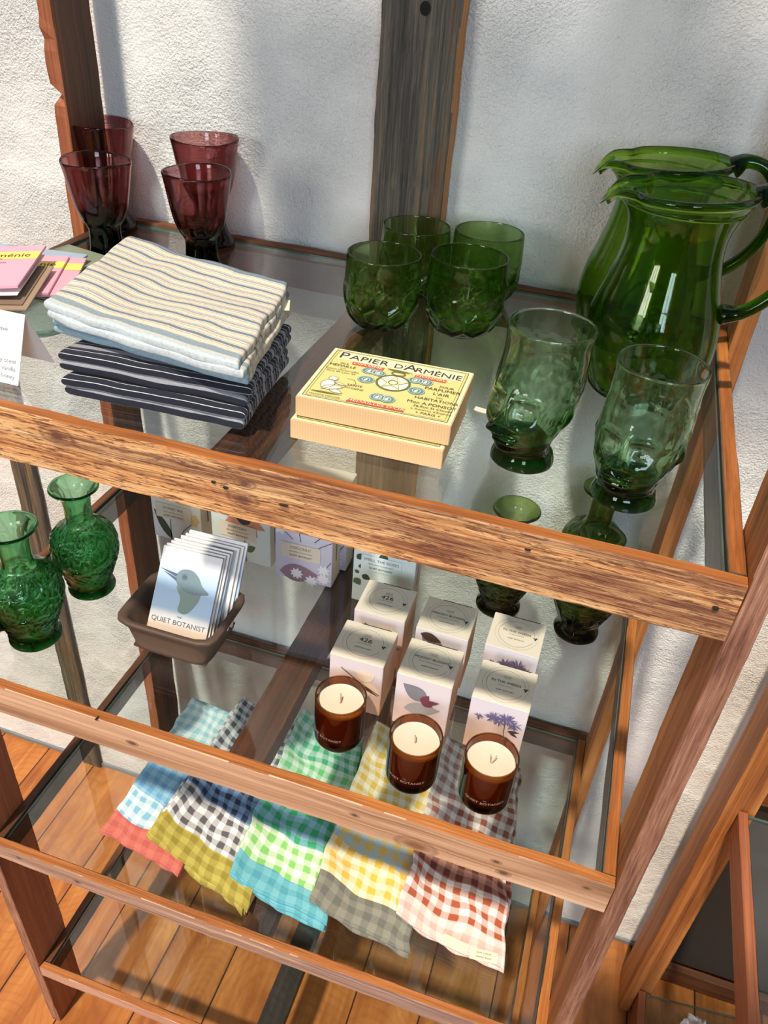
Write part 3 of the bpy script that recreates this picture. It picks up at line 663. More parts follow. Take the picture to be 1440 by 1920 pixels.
headglass(-0.182, 0.110, math.radians(-118), 1.0, 'green glass tumbler moulded as a face looking left, beside the yellow box', 1)
headglass(-0.094, 0.086, math.radians(-110), 0.965, 'pale green glass tumbler moulded as a face, standing at the front right corner', 5)

def headvase(x, y, z, fd, k, lb, mat, seed, group):
    out = [(0, 0.001), (0.022, 0), (0.0300, 0.001), (0.0312, 0.005), (0.0285, 0.014), (0.0290, 0.026), (0.0350, 0.042), (0.0412, 0.060), (0.0428, 0.076), (0.0390, 0.094), (0.0280, 0.106), (0.0190, 0.112), (0.0170, 0.122), (0.0172, 0.140), (0.0192, 0.154), (0.0265, 0.164), (0.0308, 0.1665), (0.0310, 0.168)]
    inn = [(0.0310, 0.168), (0.0290, 0.1692), (0.0245, 0.166), (0.0170, 0.155), (0.0148, 0.140), (0.0146, 0.122), (0.0165, 0.112), (0.0255, 0.103), (0.0362, 0.092), (0.0400, 0.076), (0.0385, 0.060), (0.0322, 0.044), (0.0255, 0.028), (0.0225, 0.014), (0.012, 0.008), (0, 0.0075)]
    def mod(th, r, z_, side):
        d = math.atan2(math.sin(th-fd), math.cos(th-fd)); F = 0.062; b = (z_ - 0.012)/F; a = d*r/F
        rr = r
        if side == 0 and r > 0.02 and z_ < 0.112:
            fm = smooth(0.62, 0.42, abs(a))*smooth(1.12, 0.92, b)
            rr += face(a, b)*F*fm*smooth(-0.06, 0.05, b)
            q = Vector((math.cos(th)*r*95, math.sin(th)*r*95, z_*95 + seed))
            q = q + Vector((noise.noise(q*0.5), noise.noise(q*0.5+Vector((5, 5, 5))), noise.noise(q*0.5+Vector((9, 1, 3)))))*1.4
            curl = 1 - 2*abs(noise.noise(q*1.15))
            rr += 0.0030*(curl-0.4)*(1-fm)*smooth(0.016, 0.03, z_)*smooth(0.112, 0.100, z_)
        rr += 0.0006*noise.noise(Vector((math.cos(th)*2, math.sin(th)*2, z_*50+seed)))
        return rr*math.cos(th)*k, rr*math.sin(th)*k, z_*k
    o = lathe('head_vase', out, inn, mat, mod=mod, segs=176, n=(190, 70)); o.location = (x, y, z)
    return tag(o, lb, 'vase', group)
gv = 'green face-shaped vases on the middle shelf'
headvase(-0.730, 0.196, G(1), math.radians(-140), 1.0, 'bright green glass vase moulded as a curly head, with flared rim under the top rail', EMERALD, 1, gv)
headvase(-0.741, 0.090, G(1), math.radians(-118), 1.04, 'bright green glass vase moulded as a curly head, cut by the left photo edge', EMERALD, 4, gv)
headvase(-0.193, 0.372, G(1), math.radians(100), 1.0, 'dark green glass vase behind the white candle boxes, its rim seen through the top glass', OLIVE, 7, gv)
headvase(-0.082, 0.362, G(1), math.radians(-100), 0.98, 'olive green glass vase with its face turned forward, near the shelf leg', OLIVE, 9, gv)
headvase(-0.086, 0.462, G(1), math.radians(-60), 1.02, 'olive green glass vase hidden behind another, near the wall', OLIVE, 12, gv)

# ------------------------------------------------------------------ paper goods
INK = plain('dark_ink', srgb(52, 50, 48), 0.7); INKG = plain('grey_ink', srgb(120, 118, 112), 0.7)
def carton(name, sx, sy, sz, mat, parent, z0=0.0, bev=0.0006, mats=None):
    """box centred in x, y on z0, chamfered edges"""
    me = bpy.data.meshes.new(name); bm = bmesh.new(); bmesh.ops.create_cube(bm, size=1)
    for v in bm.verts: v.co = Vector((v.co.x*sx, v.co.y*sy, (v.co.z+0.5)*sz + z0))
    bmesh.ops.bevel(bm, geom=bm.edges[:], offset=bev, segments=2, affect='EDGES', clamp_overlap=True)
    bm.to_mesh(me); bm.free(); o = link(name, me, parent, [mat] + (mats or []))
    return o
# two kraft boxes of incense paper
KRAFT = NT('ribbed_tan_kraft'); _v = KRAFT.obj(rnd=False); _s = KRAFT.n('SeparateXYZ', {0: _v})
_r = KRAFT.val(KRAFT.ma('SINE', KRAFT.ma('MULTIPLY', KRAFT.ma('ADD', _s.outputs[0], _s.outputs[1]), 2600)), -1, 1)
KRAFT.bsdf(KRAFT.mix(KRAFT.ma('MULTIPLY', _r, 0.35), srgb(222, 186, 140), srgb(200, 160, 112)), 0.85, _r, 0.12, 0.0005); KRAFT = KRAFT.m
LAB = plain('yellow_label_paper', srgb(214, 204, 134), 0.6, (500, 0.05)); LABE = plain('cream_label_border', srgb(238, 228, 184), 0.6)
REDP = plain('red_banner_print', srgb(206, 84, 58), 0.6); BLUEP = plain('blue_medal_print', srgb(92, 138, 142), 0.6); NAVP = plain('navy_print', srgb(52, 58, 78), 0.6)
OLP = plain('olive_line_print', srgb(104, 108, 66), 0.6); WHP = plain('white_print', srgb(240, 236, 218), 0.6); GRNP = plain('green_print', srgb(150, 164, 96), 0.6)
def incense_box(x, y, z, rz, lb, full):
    t = thing('incense_box', lb, 'box', (x, y, z), rz, 'yellow labelled incense boxes, one on the other')
    SX, SY, SZ = 0.1345, 0.1045, 0.0185
    carton('carton', SX, SY, SZ, KRAFT, t)
    F = frame_m((0, 0, SZ), (1, 0, 0), (0, 1, 0))
    l = decal('label', rect(-SX/2+0.0008, -SY/2+0.0008, SX/2-0.0008, SY/2-0.0008), LABE, F, t, 0.0002)
    decal('label_field', rect(-0.0625, -0.0475, 0.0625, 0.0475), LAB, F, l, 0.0004)
    def fr(w_, h_, k): return stroke([(-w_, -h_), (w_, -h_), (w_, h_), (-w_, h_), (-w_, -h_)], k)
    decal('border_lines', fr(0.0628, 0.0478, 0.0007) + fr(0.0605, 0.0458, 0.0003), OLP, F, l, 0.0006)
    if not full: return t
    decal('title_banner', [[(-0.058, 0.030), (0.060, 0.028), (0.060, 0.0455), (-0.058, 0.0465)]], LABE, F, l, 0.0006)
    def tx(s, x, y, sz, m=INK, rot=0, sx=1.0): return text(s, sz, m, F @ Matrix.Translation((x, y, 0.0010)) @ Matrix.Rotation(rot, 4, 'Z'), l, sx=sx, bold=0.0)
    tx('P', -0.0530, 0.0375, 0.0180, NAVP, sx=1.05); tx('APIER', -0.0285, 0.0365, 0.0136, NAVP, -0.01, 1.08); tx("D'", 0.0008, 0.0355, 0.0120, NAVP); tx('A', 0.0110, 0.0368, 0.0180, NAVP); tx('RMÉNIE', 0.0372, 0.0345, 0.0132, NAVP, -0.02, 0.98)
    def ban(x, y, w_, s, rot):
        B = F @ Matrix.Translation((x, y, 0)) @ Matrix.Rotation(rot, 4, 'Z')
        decal('red_banner', rect(-w_/2, -0.0028, w_/2, 0.0028), REDP, B, l, 0.0008)
        text(s, 0.0050, WHP, B @ Matrix.Translation((0, 0, 0.0011)), l, sx=1.35)
    ban(-0.0265, 0.0255, 0.030, 'DIPLÔME', -0.05); ban(0.0325, 0.0235, 0.029, "D'HONNEUR", -0.02); ban(0.000, -0.0425, 0.050, "MÉDAILLES D'OR", 0.0)
    for mi_, (mx, my, rx, ry) in enumerate(((-0.0225, 0.0165, 0.0075, 0.0062), (-0.0135, 0.0155, 0.0065, 0.006), (-0.0205, -0.001, 0.0078, 0.0068), (0.021, 0.0150, 0.0070, 0.0062), (0.0300, 0.0145, 0.0070, 0.0062), (0.0262, -0.0045, 0.0078, 0.007), (-0.002, -0.0285, 0.0072, 0.0066), (0.0065, -0.0290, 0.0072, 0.0066))):
        decal('medal', disc(mx, my, rx, 24, ry), BLUEP, F, l, 0.0008 + mi_*0.00003)
        decal('medal_relief', ring(mx, my, rx*0.86, 0.0004, ry=ry*0.86) + ring(mx, my, rx*0.42, 0.0005, ry=ry*0.5) + [petal(mx-0.001, my-0.003, 1.3, 0.006, 0.0014)], WHP, F, l, 0.00082 + mi_*0.00003)
    cx, cy, R_ = 0.0035, 0.002, 0.0135
    decal('rosette', ring(cx, cy, R_, 0.0022), OLP, F, l, 0.0008)
    decal('rosette', disc(cx, cy, R_, 32), WHP, F, l, 0.0007)
    star = [(cx + (R_*0.98 if i % 2 == 0 else R_*0.40)*math.sin(i*PI/5), cy + (R_*0.98 if i % 2 == 0 else R_*0.40)*math.cos(i*PI/5)) for i in range(10)]
    decal('star', [star], LABE, F, l, 0.0010)
    decal('star_lines', stroke(star + star[:1], 0.0004) + ring(cx, cy, 0.0036, 0.0009) + ring(cx, cy+0.0185, 0.0055, 0.0013, ry=0.003) + [petal(cx-0.013, cy+0.0245, -0.05, 0.026, 0.0013)], OLP, F, l, 0.0012)
    for s, x, y, sz in (('SEUL', -0.0475, 0.0215, 0.0042), ('MÉDAILLÉ', -0.0478, 0.0165, 0.0056), ('AUX', -0.046, 0.0118, 0.0028), ('Expon Universelles', -0.0455, 0.0083, 0.0040), ('Paris 89 Lyon 94', -0.0455, 0.0040, 0.0040), ('SANTÉ', -0.0262, -0.0165, 0.0046), ('HYGIÈNE', -0.0252, -0.0222, 0.0042), ('MARQUE DÉPOSÉE', -0.0445, -0.0435, 0.0033),
                        ('POUR', 0.0500, 0.0110, 0.0050), ('PARFUMER', 0.0475, 0.0045, 0.0066), ("L'AIR", 0.0480, -0.0035, 0.0066), ('DES', 0.0480, -0.0100, 0.0034), ('HABITATIONS', 0.0465, -0.0158, 0.0060), ('Mon A.PONSOT', 0.0445, -0.0245, 0.0062), ('26,Rue St Claude', 0.0465, -0.0305, 0.0048), ("à Asnières d'Enghien", 0.0465, -0.0358, 0.0042), ('+ PARIS +', 0.0450, -0.0415, 0.0052)):
        tx(s, x, y, sz, OLP if sz < 0.0045 else INK)
    # a small seated figure printed at the lower left
    fig = [disc(-0.0475, -0.0105, 0.0042, 16)[0], petal(-0.0475, -0.013, -1.75, 0.020, 0.0060), petal(-0.0520, -0.0300, 0.35, 0.019, 0.0045), petal(-0.0450, -0.030, -0.35, 0.014, 0.0030), petal(-0.0450, -0.0165, -0.3, 0.013, 0.0014)]
    decal('printed_figure', fig, WHP, F, l, 0.0008)
    decal('printed_outline', [s for p in fig for s in stroke(p + p[:1], 0.0005)] + stroke([(-0.033, -0.020), (-0.026, -0.014), (-0.029, -0.007), (-0.036, -0.006)], 0.0005) + [petal(-0.060, -0.0385, 0.02, 0.030, 0.0012)], OLP, F, l, 0.0010)
    return t
incense_box(-0.3105, 0.1145, G(0), 0.025, 'tan incense box with yellow label, underneath the other on the top glass', True)
incense_box(-0.3085, 0.1205, G(0) + 0.0200, 0.035, "tan box with yellow label reading Papier d'Arménie, lying on top of the other", True)
# small flat pinkish white piece on the glass
# ------------------------------------------------------------------ candle boxes and candles
CARD = plain('ivory_card', srgb(220, 210, 194), 0.6); CARDP = plain('peach_card', srgb(222, 190, 162), 0.6)
def print_mat(name, top, bot, z0, z1):
    t = NT(name); zc = t.n('SeparateXYZ', {0: t.n('TexCoord').outputs['Object']})
    n = t.noise(t.obj((12, 12, 30), rnd=False), 1, 3)
    f = t.ma('ADD', t.val(zc.outputs[2], z0, z1), t.ma('MULTIPLY', t.ma('SUBTRACT', n, 0.5), 0.9), clamp=True)
    t.bsdf(t.ramp(f, [(0, bot), (0.5, tuple((a+b)/2 for a, b in zip(top, bot))), (0.75, top)]), 0.5); return t.m
PR = {'426': print_mat('lilac_peach_print', srgb(226, 214, 218), srgb(206, 160, 128), 0.005, 0.085), 'MOODY BLOOMS': print_mat('lilac_pink_print', srgb(228, 218, 224), srgb(216, 176, 156), -0.03, 0.07), 'IN THE WEEDS': print_mat('lilac_sand_print', srgb(226, 218, 228), srgb(218, 178, 140), -0.01, 0.075)}
PET = {k: plain(k, c, 0.6) for k, c in {'cream_petal': srgb(232, 204, 172), 'cream_petal_light': srgb(240, 222, 198), 'slate_leaf': srgb(132, 132, 142), 'pale_slate_leaf': srgb(166, 164, 170), 'maroon_petal': srgb(124, 66, 88), 'violet_petal': srgb(108, 98, 138), 'pale_violet_petal': srgb(148, 140, 172), 'dark_stem': srgb(70, 54, 48), 'brown_leaf': srgb(84, 60, 48),
     'green_leaf': srgb(84, 104, 72), 'deep_leaf': srgb(58, 74, 62), 'coral_petal': srgb(206, 142, 112), 'yellow_petal': srgb(216, 196, 140), 'dark_centre': srgb(58, 54, 66), 'pink_petal': srgb(226, 184, 190), 'white_petal': srgb(236, 236, 240), 'grey_stem': srgb(96, 100, 112), 'mauve': srgb(150, 120, 134)}.items()}
BX, BY, BZ = 0.0645, 0.060, 0.0835
SUB = {'426': 'CLOVE & TOBACCO', 'MOODY BLOOMS': 'BLACK CURRANT & MAGNOLIA', 'IN THE WEEDS': 'VETIVER & LAVENDER'}
def candle_box(x, y, rz, nm, lb):
    t = thing('candle_box', lb, 'box', (x, y, G(1)), rz, 'ivory candle boxes on the middle shelf')
    c = carton('carton', BX, BY, BZ, CARD, t, mats=[PR[nm], CARDP])
    for p in c.data.polygons:
        if p.normal.y < -0.9: p.material_index = 1
        elif abs(p.normal.x) > 0.9: p.material_index = 2
    F = frame_m((0, 0, BZ), (1, 0, 0), (0, 1, 0))
    decal('printed_ring', ring(0, 0, 0.0262, 0.00018) + ring(0, 0, 0.0218, 0.00035, 0.9, 2*PI-0.35) + ring(0, 0, 0.0218, 0.00035, 0.15, 0.8), INKG, F, t, 0.0002)
    def tx(s, x, y, sz, sx=1.0, m=INK): text(s, sz, m, F @ Matrix.Translation((x, y, 0.0003)), t, sx=sx)
    tx('SCENTED', 0, 0.0125, 0.0022, m=INKG); tx('CANDLE', 0, 0.0100, 0.0022, m=INKG)
    if nm == '426': tx('426', 0, 0.0035, 0.0095, 1.15)
    else: tx(nm, 0, 0.0030, 0.0048, 1.08)
    tx(SUB[nm], 0, -0.0025, 0.0019, m=INKG); tx('QUIET BOTANIST', 0.0005, -0.0095, 0.0026)
    decal('printed_sprig', [petal(0.0225, -0.004, 1.3, 0.007, 0.0009), petal(0.0228, 0.0, 0.3, 0.003, 0.001), petal(0.0228, -0.001, 2.3, 0.0035, 0.001)], INK, F, t, 0.0003)
    decal('tuck_slot', rect(-0.013, BY/2-0.0016, 0.024, BY/2-0.0004), plain('slot_dark', (0.03, 0.025, 0.02), 0.9) if 'slot_dark' not in bpy.data.materials else bpy.data.materials['slot_dark'], F, t, 0.0003)
    Q = frame_m((0, -BY/2, 0), (1, 0, 0), (0, 0, 1))
    if nm == '426':
        for a in (1.0, 1.3, 1.6, 1.9, 2.2): decal('printed_petal', [petal(0.012, 0.052, a, 0.020, 0.0042)], PET['cream_petal_light'], Q, t, 0.0003+a*0.0001)
        for a in (-0.7, -1.0, -1.35): decal('printed_petal', [petal(0.012, 0.052, a, 0.024, 0.0058)], PET['cream_petal'], Q, t, 0.0003-a*0.0001)
        decal('printed_twig', stroke([(-0.018, 0.066), (0.008, 0.048), (0.03, 0.036)], 0.0012) + [petal(0.006, 0.046, -0.5, 0.026, 0.0022)], PET['brown_leaf'], Q, t, 0.0006)
        decal('printed_patch', rect(-0.020, 0.004, 0.006, 0.022), PET['dark_stem'], Q, t, 0.0003)
    elif nm == 'MOODY BLOOMS':
        decal('printed_leaf', [petal(0.006, 0.050, 2.55, 0.036, 0.0115)], PET['slate_leaf'], Q, t, 0.0003)
        decal('printed_leaf', [petal(-0.020, 0.030, 0.25, 0.044, 0.0105)], PET['pale_slate_leaf'], Q, t, 0.0004)
        decal('printed_bloom', [petal(0.000, 0.046, 1.1, 0.017, 0.0052), petal(0.000, 0.046, 0.35, 0.022, 0.0040), petal(0.0, 0.046, -0.1, 0.014, 0.004)], PET['maroon_petal'], Q, t, 0.0006)
        if y > 0.18: decal('printed_leaf', [petal(-0.026, 0.076, -0.25, 0.028, 0.0070)], PET['brown_leaf'], Q, t, 0.0006)
    else:
        rd = random.Random(int(abs(x)*1e4))
        for cx, cy, n_, ln in ((0.010, 0.062, 26, 0.011), (0.020, 0.056, 16, 0.009), (-0.004, 0.060, 20, 0.010), (-0.020, 0.056, 9, 0.006), (0.002, 0.056, 12, 0.008)):
            for k in range(2): decal('printed_bloom', [petal(cx+rd.uniform(-.002, .002), cy, rd.uniform(0, 2*PI) if k else 2*PI*i/n_, ln*rd.uniform(.7, 1.1), 0.0007) for i in range(n_)], PET['violet_petal' if k else 'pale_violet_petal'], Q, t, 0.0004+k*0.0002)
        decal('printed_stem', stroke([(0.022, 0.0), (0.016, 0.02), (0.010, 0.04), (0.010, 0.056)], 0.0008) + [petal(0.014, 0.044, 0.2, 0.014, 0.0022), petal(0.016, 0.044, -0.5, 0.012, 0.002)], PET['dark_stem'], Q, t, 0.0003)
    return t
for x, y, nm, lb in [(-0.3215, 0.1530, '426', 'ivory candle box printed 426, front one, behind the leftmost candle'), (-0.3200, 0.2330, '426', 'ivory candle box printed 426, rear one, nearest the support beam'),
                     (-0.2400, 0.1520, 'MOODY BLOOMS', 'ivory candle box printed Moody Blooms with slate leaf, front one'), (-0.2400, 0.2310, 'MOODY BLOOMS', 'ivory candle box printed Moody Blooms, rear one, between the 426 and weeds boxes'),
                     (-0.1525, 0.1490, 'IN THE WEEDS', 'ivory candle box printed In The Weeds with violet blooms, front one'), (-0.1550, 0.2340, 'IN THE WEEDS', 'ivory candle box printed In The Weeds, rear one, below the dark vase')]:
    candle_box(x, y, 0.0 + 0.01*math.sin(x*90), nm, lb)
WAX = plain('cream_wax', srgb(228, 214, 196), 0.45, (30, 0.1), Subsurface_Weight=0.3, Subsurface_Radius=(0.01, 0.006, 0.003), Subsurface_Scale=0.5)
WICK = plain('pale_wick', srgb(176, 150, 120), 0.9); GREYT = plain('pale_grey_print', srgb(158, 140, 122), 0.5)
def candle(x, y, rz, wick, lb):
    t = thing('scented_candle', lb, 'candle', (x, y, G(1)), rz, 'amber glass candles in front of the boxes')
    R_, H = 0.0290, 0.0685
    lathe('glass_jar', [(0, 0.0), (0.018, 0.0), (0.0250, 0.0012), (0.0280, 0.005), (0.0288, 0.012), (R_, 0.035), (R_, H-0.001), (R_-0.0006, H)], [(R_-0.0006, H), (R_-0.0021, H-0.0006), (R_-0.0025, 0.035), (R_-0.0030, 0.014), (R_-0.006, 0.0105), (0.016, 0.0095), (0, 0.0095)], AMBER, t)
    lathe('wax', [(0, 0.0100), (0.018, 0.0102), (R_-0.0036, 0.0150), (R_-0.0029, 0.035), (R_-0.0029, 0.0570), (R_-0.0040, 0.0573), (0.012, 0.0565), (0, 0.0562)], [], WAX, t)
    if wick == 'split':
        for s in (-1, 1): tube('wick', [(0.001+s*0.0005, 0, 0.056), (0.0015+s*0.0022, 0.001, 0.062), (0.002+s*0.003, 0.003, 0.066)], 0.00055, WICK, t, n=8, m=6)
    else: tube('wick', [(0, 0, 0.056), (-0.0002, 0.0005, 0.060), wick], 0.0009, WICK, t, n=8, m=8)
    def bend(p):
        a = -PI/2 + (p.x)/(R_+0.0003); return Vector(((R_+0.0003)*math.cos(a), (R_+0.0003)*math.sin(a), 0.0245 + p.y))
    text('QUIET BOTANIST', 0.0050, GREYT, None, t, bend=bend, sx=1.15)
    text('THE', 0.0022, GREYT, None, t, bend=lambda p: bend(Vector((p.x, p.y + 0.0048, 0))))
    return t
candle(-0.3240, 0.0800, -0.35, (-0.003, 0.0035, 0.0665), 'amber glass candle in front of the 426 boxes, leftmost of three')
candle(-0.2300, 0.0575, -0.05, (-0.002, 0.003, 0.0645), 'amber glass candle in the middle, before the Moody Blooms box')
candle(-0.1480, 0.0610, 0.12, 'split', 'amber glass candle with a split wick, rightmost of three')

# ------------------------------------------------------------------ soap boxes along the back
def soap_box(x0, y0, rz, nm, lb, style, wd=0.088, dp=0.040, ht=0.150):
    t = thing('soap_box', lb, 'box', (x0 + wd/2, y0 + dp/2, G(1)), rz, 'flower printed boxes at the back of the middle shelf')
    base = {'bee': (srgb(214, 222, 236), srgb(236, 228, 200)), 'day': (srgb(206, 214, 206), srgb(216, 230, 240)), 'coco': (srgb(196, 194, 214), srgb(212, 216, 238)), 'rose': (srgb(214, 232, 226), srgb(222, 234, 240))}[style]
    pm = print_mat('print_' + style, base[1], base[0], 0.0, ht) if 'print_' + style not in bpy.data.materials else bpy.data.materials['print_' + style]
    c = carton('carton', wd, dp, ht, pm, t, mats=[CARD])
    for p in c.data.polygons:
        if abs(p.normal.x) > 0.9 or p.normal.z > 0.9: p.material_index = 1
    Q = frame_m((0, -dp/2, 0), (1, 0, 0), (0, 0, 1)); cy = 0.052 if style != 'rose' else 0.072
    if style == 'bee':
        decal('printed_leaf', [petal(-0.010, 0.0, 2.05, 0.058, 0.007)], PET['deep_leaf'], Q, t, 0.0003)
        for i, a in enumerate((0.1, 0.7, 1.3, 1.9, 2.6, -0.5)): decal('printed_petal', [petal(-0.004, 0.086, a, 0.032, 0.010)], PET['yellow_petal'], Q, t, 0.0003+0.0001*i)
        decal('printed_petal', [petal(0.026, 0.046, a, 0.0125, 0.006) for a in (1.0, 0.0, -1.0)], PET['yellow_petal'], Q, t, 0.0004)
        decal('printed_stem', stroke([(-0.012, 0), (-0.010, 0.05)], 0.0014) + stroke([(-0.001, 0), (0.010, 0.022), (0.026, 0.04)], 0.0014), PET['grey_stem'], Q, t, 0.0003)
    elif style == 'day':
        decal('printed_petal', [petal(0.006, 0.078, 2*PI*i/11+0.2, 0.036, 0.0085) for i in range(11)], PET['coral_petal'], Q, t, 0.0003)
        decal('printed_centre', disc(0.006, 0.078, 0.0115), PET['dark_centre'], Q, t, 0.0005)
        decal('printed_stem', stroke([(0.008, 0.0), (0.006, 0.04)], 0.0018), PET['grey_stem'], Q, t, 0.0003)
        decal('printed_leaf', [petal(0.007, 0.020, 2.6, 0.016, 0.0075), petal(0.007, 0.020, 0.6, 0.020, 0.006)], PET['green_leaf'], Q, t, 0.0005)
    elif style == 'coco':
        decal('printed_patch', [petal(-0.036, 0.010, 0.1, 0.06, 0.016)], PET['mauve'], Q, t, 0.0003)
        for k, (cx, yy, n_) in enumerate(((-0.010, 0.012, 9), (0.012, 0.004, 8), (0.030, 0.012, 9), (0.030, 0.028, 7), (-0.034, 0.086, 6), (-0.006, 0.098, 7))):
            decal('printed_petal', [petal(cx, yy, 2*PI*i/n_+k, 0.0105, 0.0024) for i in range(n_)], PET['white_petal'], Q, t, 0.0005)
        decal('printed_stem', stroke([(-0.004, 0.07), (-0.008, 0.095)], 0.001) + stroke([(-0.016, 0.072), (-0.03, 0.085)], 0.001) + stroke([(0.016, 0.074), (0.028, 0.088), (0.041, 0.096)], 0.0012) + stroke([(0.022, 0.066), (0.041, 0.08)], 0.0010) + stroke([(0.034, 0.034), (0.041, 0.046)], 0.001), PET['dark_centre'], Q, t, 0.0004)
    else:
        decal('printed_petal', [petal(0.000, 0.104, 2*PI*i/6, 0.013, 0.006) for i in range(6)] + [petal(-0.012, 0.116, 2*PI*i/5, 0.010, 0.005) for i in range(5)], PET['pink_petal'], Q, t, 0.0003)
        decal('printed_leaf', [petal(-0.014, 0.100, 3.4, 0.014, 0.005), petal(-0.004, 0.092, -1.2, 0.016, 0.0065), petal(0.012, 0.092, 0.5, 0.016, 0.005), petal(0.020, 0.104, 0.9, 0.012, 0.004), petal(0.034, 0.090, 1.8, 0.013, 0.006),
                               petal(-0.038, 0.074, 0.9, 0.014, 0.005), petal(-0.036, 0.062, 0.1, 0.013, 0.004), petal(-0.030, 0.048, -0.4, 0.013, 0.005)], PET['deep_leaf'], Q, t, 0.0005)
        decal('printed_leaf', [petal(-0.040, 0.040, -0.9, 0.014, 0.006), petal(-0.034, 0.05, 2.6, 0.008, 0.003)], PET['green_leaf'], Q, t, 0.0005)
    if nm:
        lw = 0.058 if style != 'rose' else 0.056; hgt = 0.026
        lx = -0.004 if style != 'coco' else -0.004
        decal('name_label', rect(lx-lw/2, cy-hgt/2, lx+lw/2, cy+hgt/2), CARD if style != 'rose' else bpy.data.materials['print_rose'], Q, t, 0.0009)
        text(nm, 0.0062, INKG, Q @ Matrix.Translation((lx, cy+0.006, 0.0013)), t); text('QUIET BOTANIST', 0.0042, INK, Q @ Matrix.Translation((lx, cy-0.0075, 0.0013)), t)
        text('BERGAMOT & WILD MINT' if style != 'bee' else 'OATS, HONEY & MYRRH', 0.0030, INKG, Q @ Matrix.Translation((lx, cy-0.001, 0.0013)), t)
    S_ = frame_m((wd/2, 0, 0), (0, 1, 0), (0, 0, 1))
    decal('side_print', stroke([(0.0, 0.035), (0.0, 0.085)], 0.0035), INKG, S_, t, 0.0003)
    return t
soap_box(-0.7120, 0.3300, 0.0, 'HONEY BEE', 'box printed with yellow petals, leftmost of the flower printed boxes', 'bee', wd=0.080)
soap_box(-0.6130, 0.3260, -0.03, 'EVERYDAY', 'box printed with a coral daisy, second of the flower printed boxes', 'day', wd=0.093, dp=0.032)
soap_box(-0.5085, 0.3160, 0.03, 'COCONUT', 'lilac box printed with white blossoms labelled coconut', 'coco', wd=0.084, dp=0.038)
soap_box(-0.5080, 0.3580, 0.03, '', 'lilac blossom printed box standing right behind the coconut one', 'coco', wd=0.090, dp=0.034)
soap_box(-0.3900, 0.3080, 0.02, 'SMELL THE ROSES', 'pale box printed with roses and leaves, behind the rear 426 box', 'rose', wd=0.086, dp=0.040)

# ------------------------------------------------------------------ tray with cards
CLAY = plain('dark_brown_clay', srgb(84, 66, 56), 0.55, (90, 0.3)); 
tray = thing('clay_tray', 'dark brown footed clay tray holding bird cards', 'tray', (-0.567, 0.160, G(1)), 0.0)
def traymesh():
    L = [(0.054, 0.0455, 0.0), (0.052, 0.0445, 0.004), (0.0585, 0.0475, 0.030), (0.0610, 0.0490, 0.040), (0.0680, 0.0530, 0.0415), (0.0690, 0.0540, 0.0465), (0.0675, 0.0525, 0.0480), (0.0600, 0.0470, 0.0475), (0.0570, 0.0450, 0.042), (0.0500, 0.0410, 0.010), (0.045, 0.037, 0.0085)]
    n = 40; vs = []; fs = []
    for a, b, z_ in L:
        for i in range(n):
            th = 2*PI*i/n; c, s = math.cos(th), math.sin(th); p = 7
            k = (abs(c)**p + abs(s)**p) ** (-1/p)
            vs.append((a*c*k, b*s*k, z_ + 0.0035))
    for r in range(len(L)-1):
        for i in range(n): fs.append((r*n+i, r*n+(i+1) % n, (r+1)*n+(i+1) % n, (r+1)*n+i))
    fs.append(tuple(range(n))[::-1]); fs.append(tuple((len(L)-1)*n+i for i in range(n)))
    return vs, fs
v_, f_ = traymesh(); mesh('tray_body', v_, f_, CLAY, tray, True)
for sx_ in (-1, 1):
    for sy_ in (-1, 1): f = carton('foot', 0.022, 0.018, 0.0042, CLAY, tray, 0.0, 0.001); f.location = (sx_*0.040, sy_*0.033, 0)
CARDW = plain('white_card', srgb(238, 236, 238), 0.5); EDGE = plain('card_edges', srgb(196, 180, 168), 0.7)
SKYP = NT('pale_blue_bird_print'); _z = SKYP.n('SeparateXYZ', {0: SKYP.n('TexCoord').outputs['Object']}).outputs[2]
SKYP.bsdf(SKYP.ramp(SKYP.val(_z, 0.0, 0.112), [(0, srgb(216, 190, 168)), (0.10, srgb(222, 206, 192)), (0.16, srgb(236, 234, 236)), (0.25, srgb(232, 236, 242)), (0.31, srgb(176, 204, 230)), (0.60, srgb(164, 194, 226)), (0.80, srgb(206, 216, 232)), (0.9, srgb(238, 236, 240))]), 0.4); SKYP = SKYP.m
BIRD = plain('grey_bird_print', srgb(120, 142, 152), 0.6); BIRDN = plain('green_grey_neck_print', srgb(146, 164, 152), 0.6); BEAK = plain('slate_beak_print', srgb(88, 100, 128), 0.6)
CW, CH, CT = 0.082, 0.112, 0.0035
def smo_(p):
    n = len(p); out = []
    for i in range(n):
        a, b, c, d = [Vector(p[(i+k-1) % n]) for k in range(4)]
        for t in (0, .25, .5, .75): out.append(tuple(0.5*((2*b)+(c-a)*t+(2*a-5*b+4*c-d)*t*t+(3*b-a-3*c+d)*t**3)))
    return out
SLATE = plain('deep_blue_cover', srgb(96, 112, 150), 0.5)
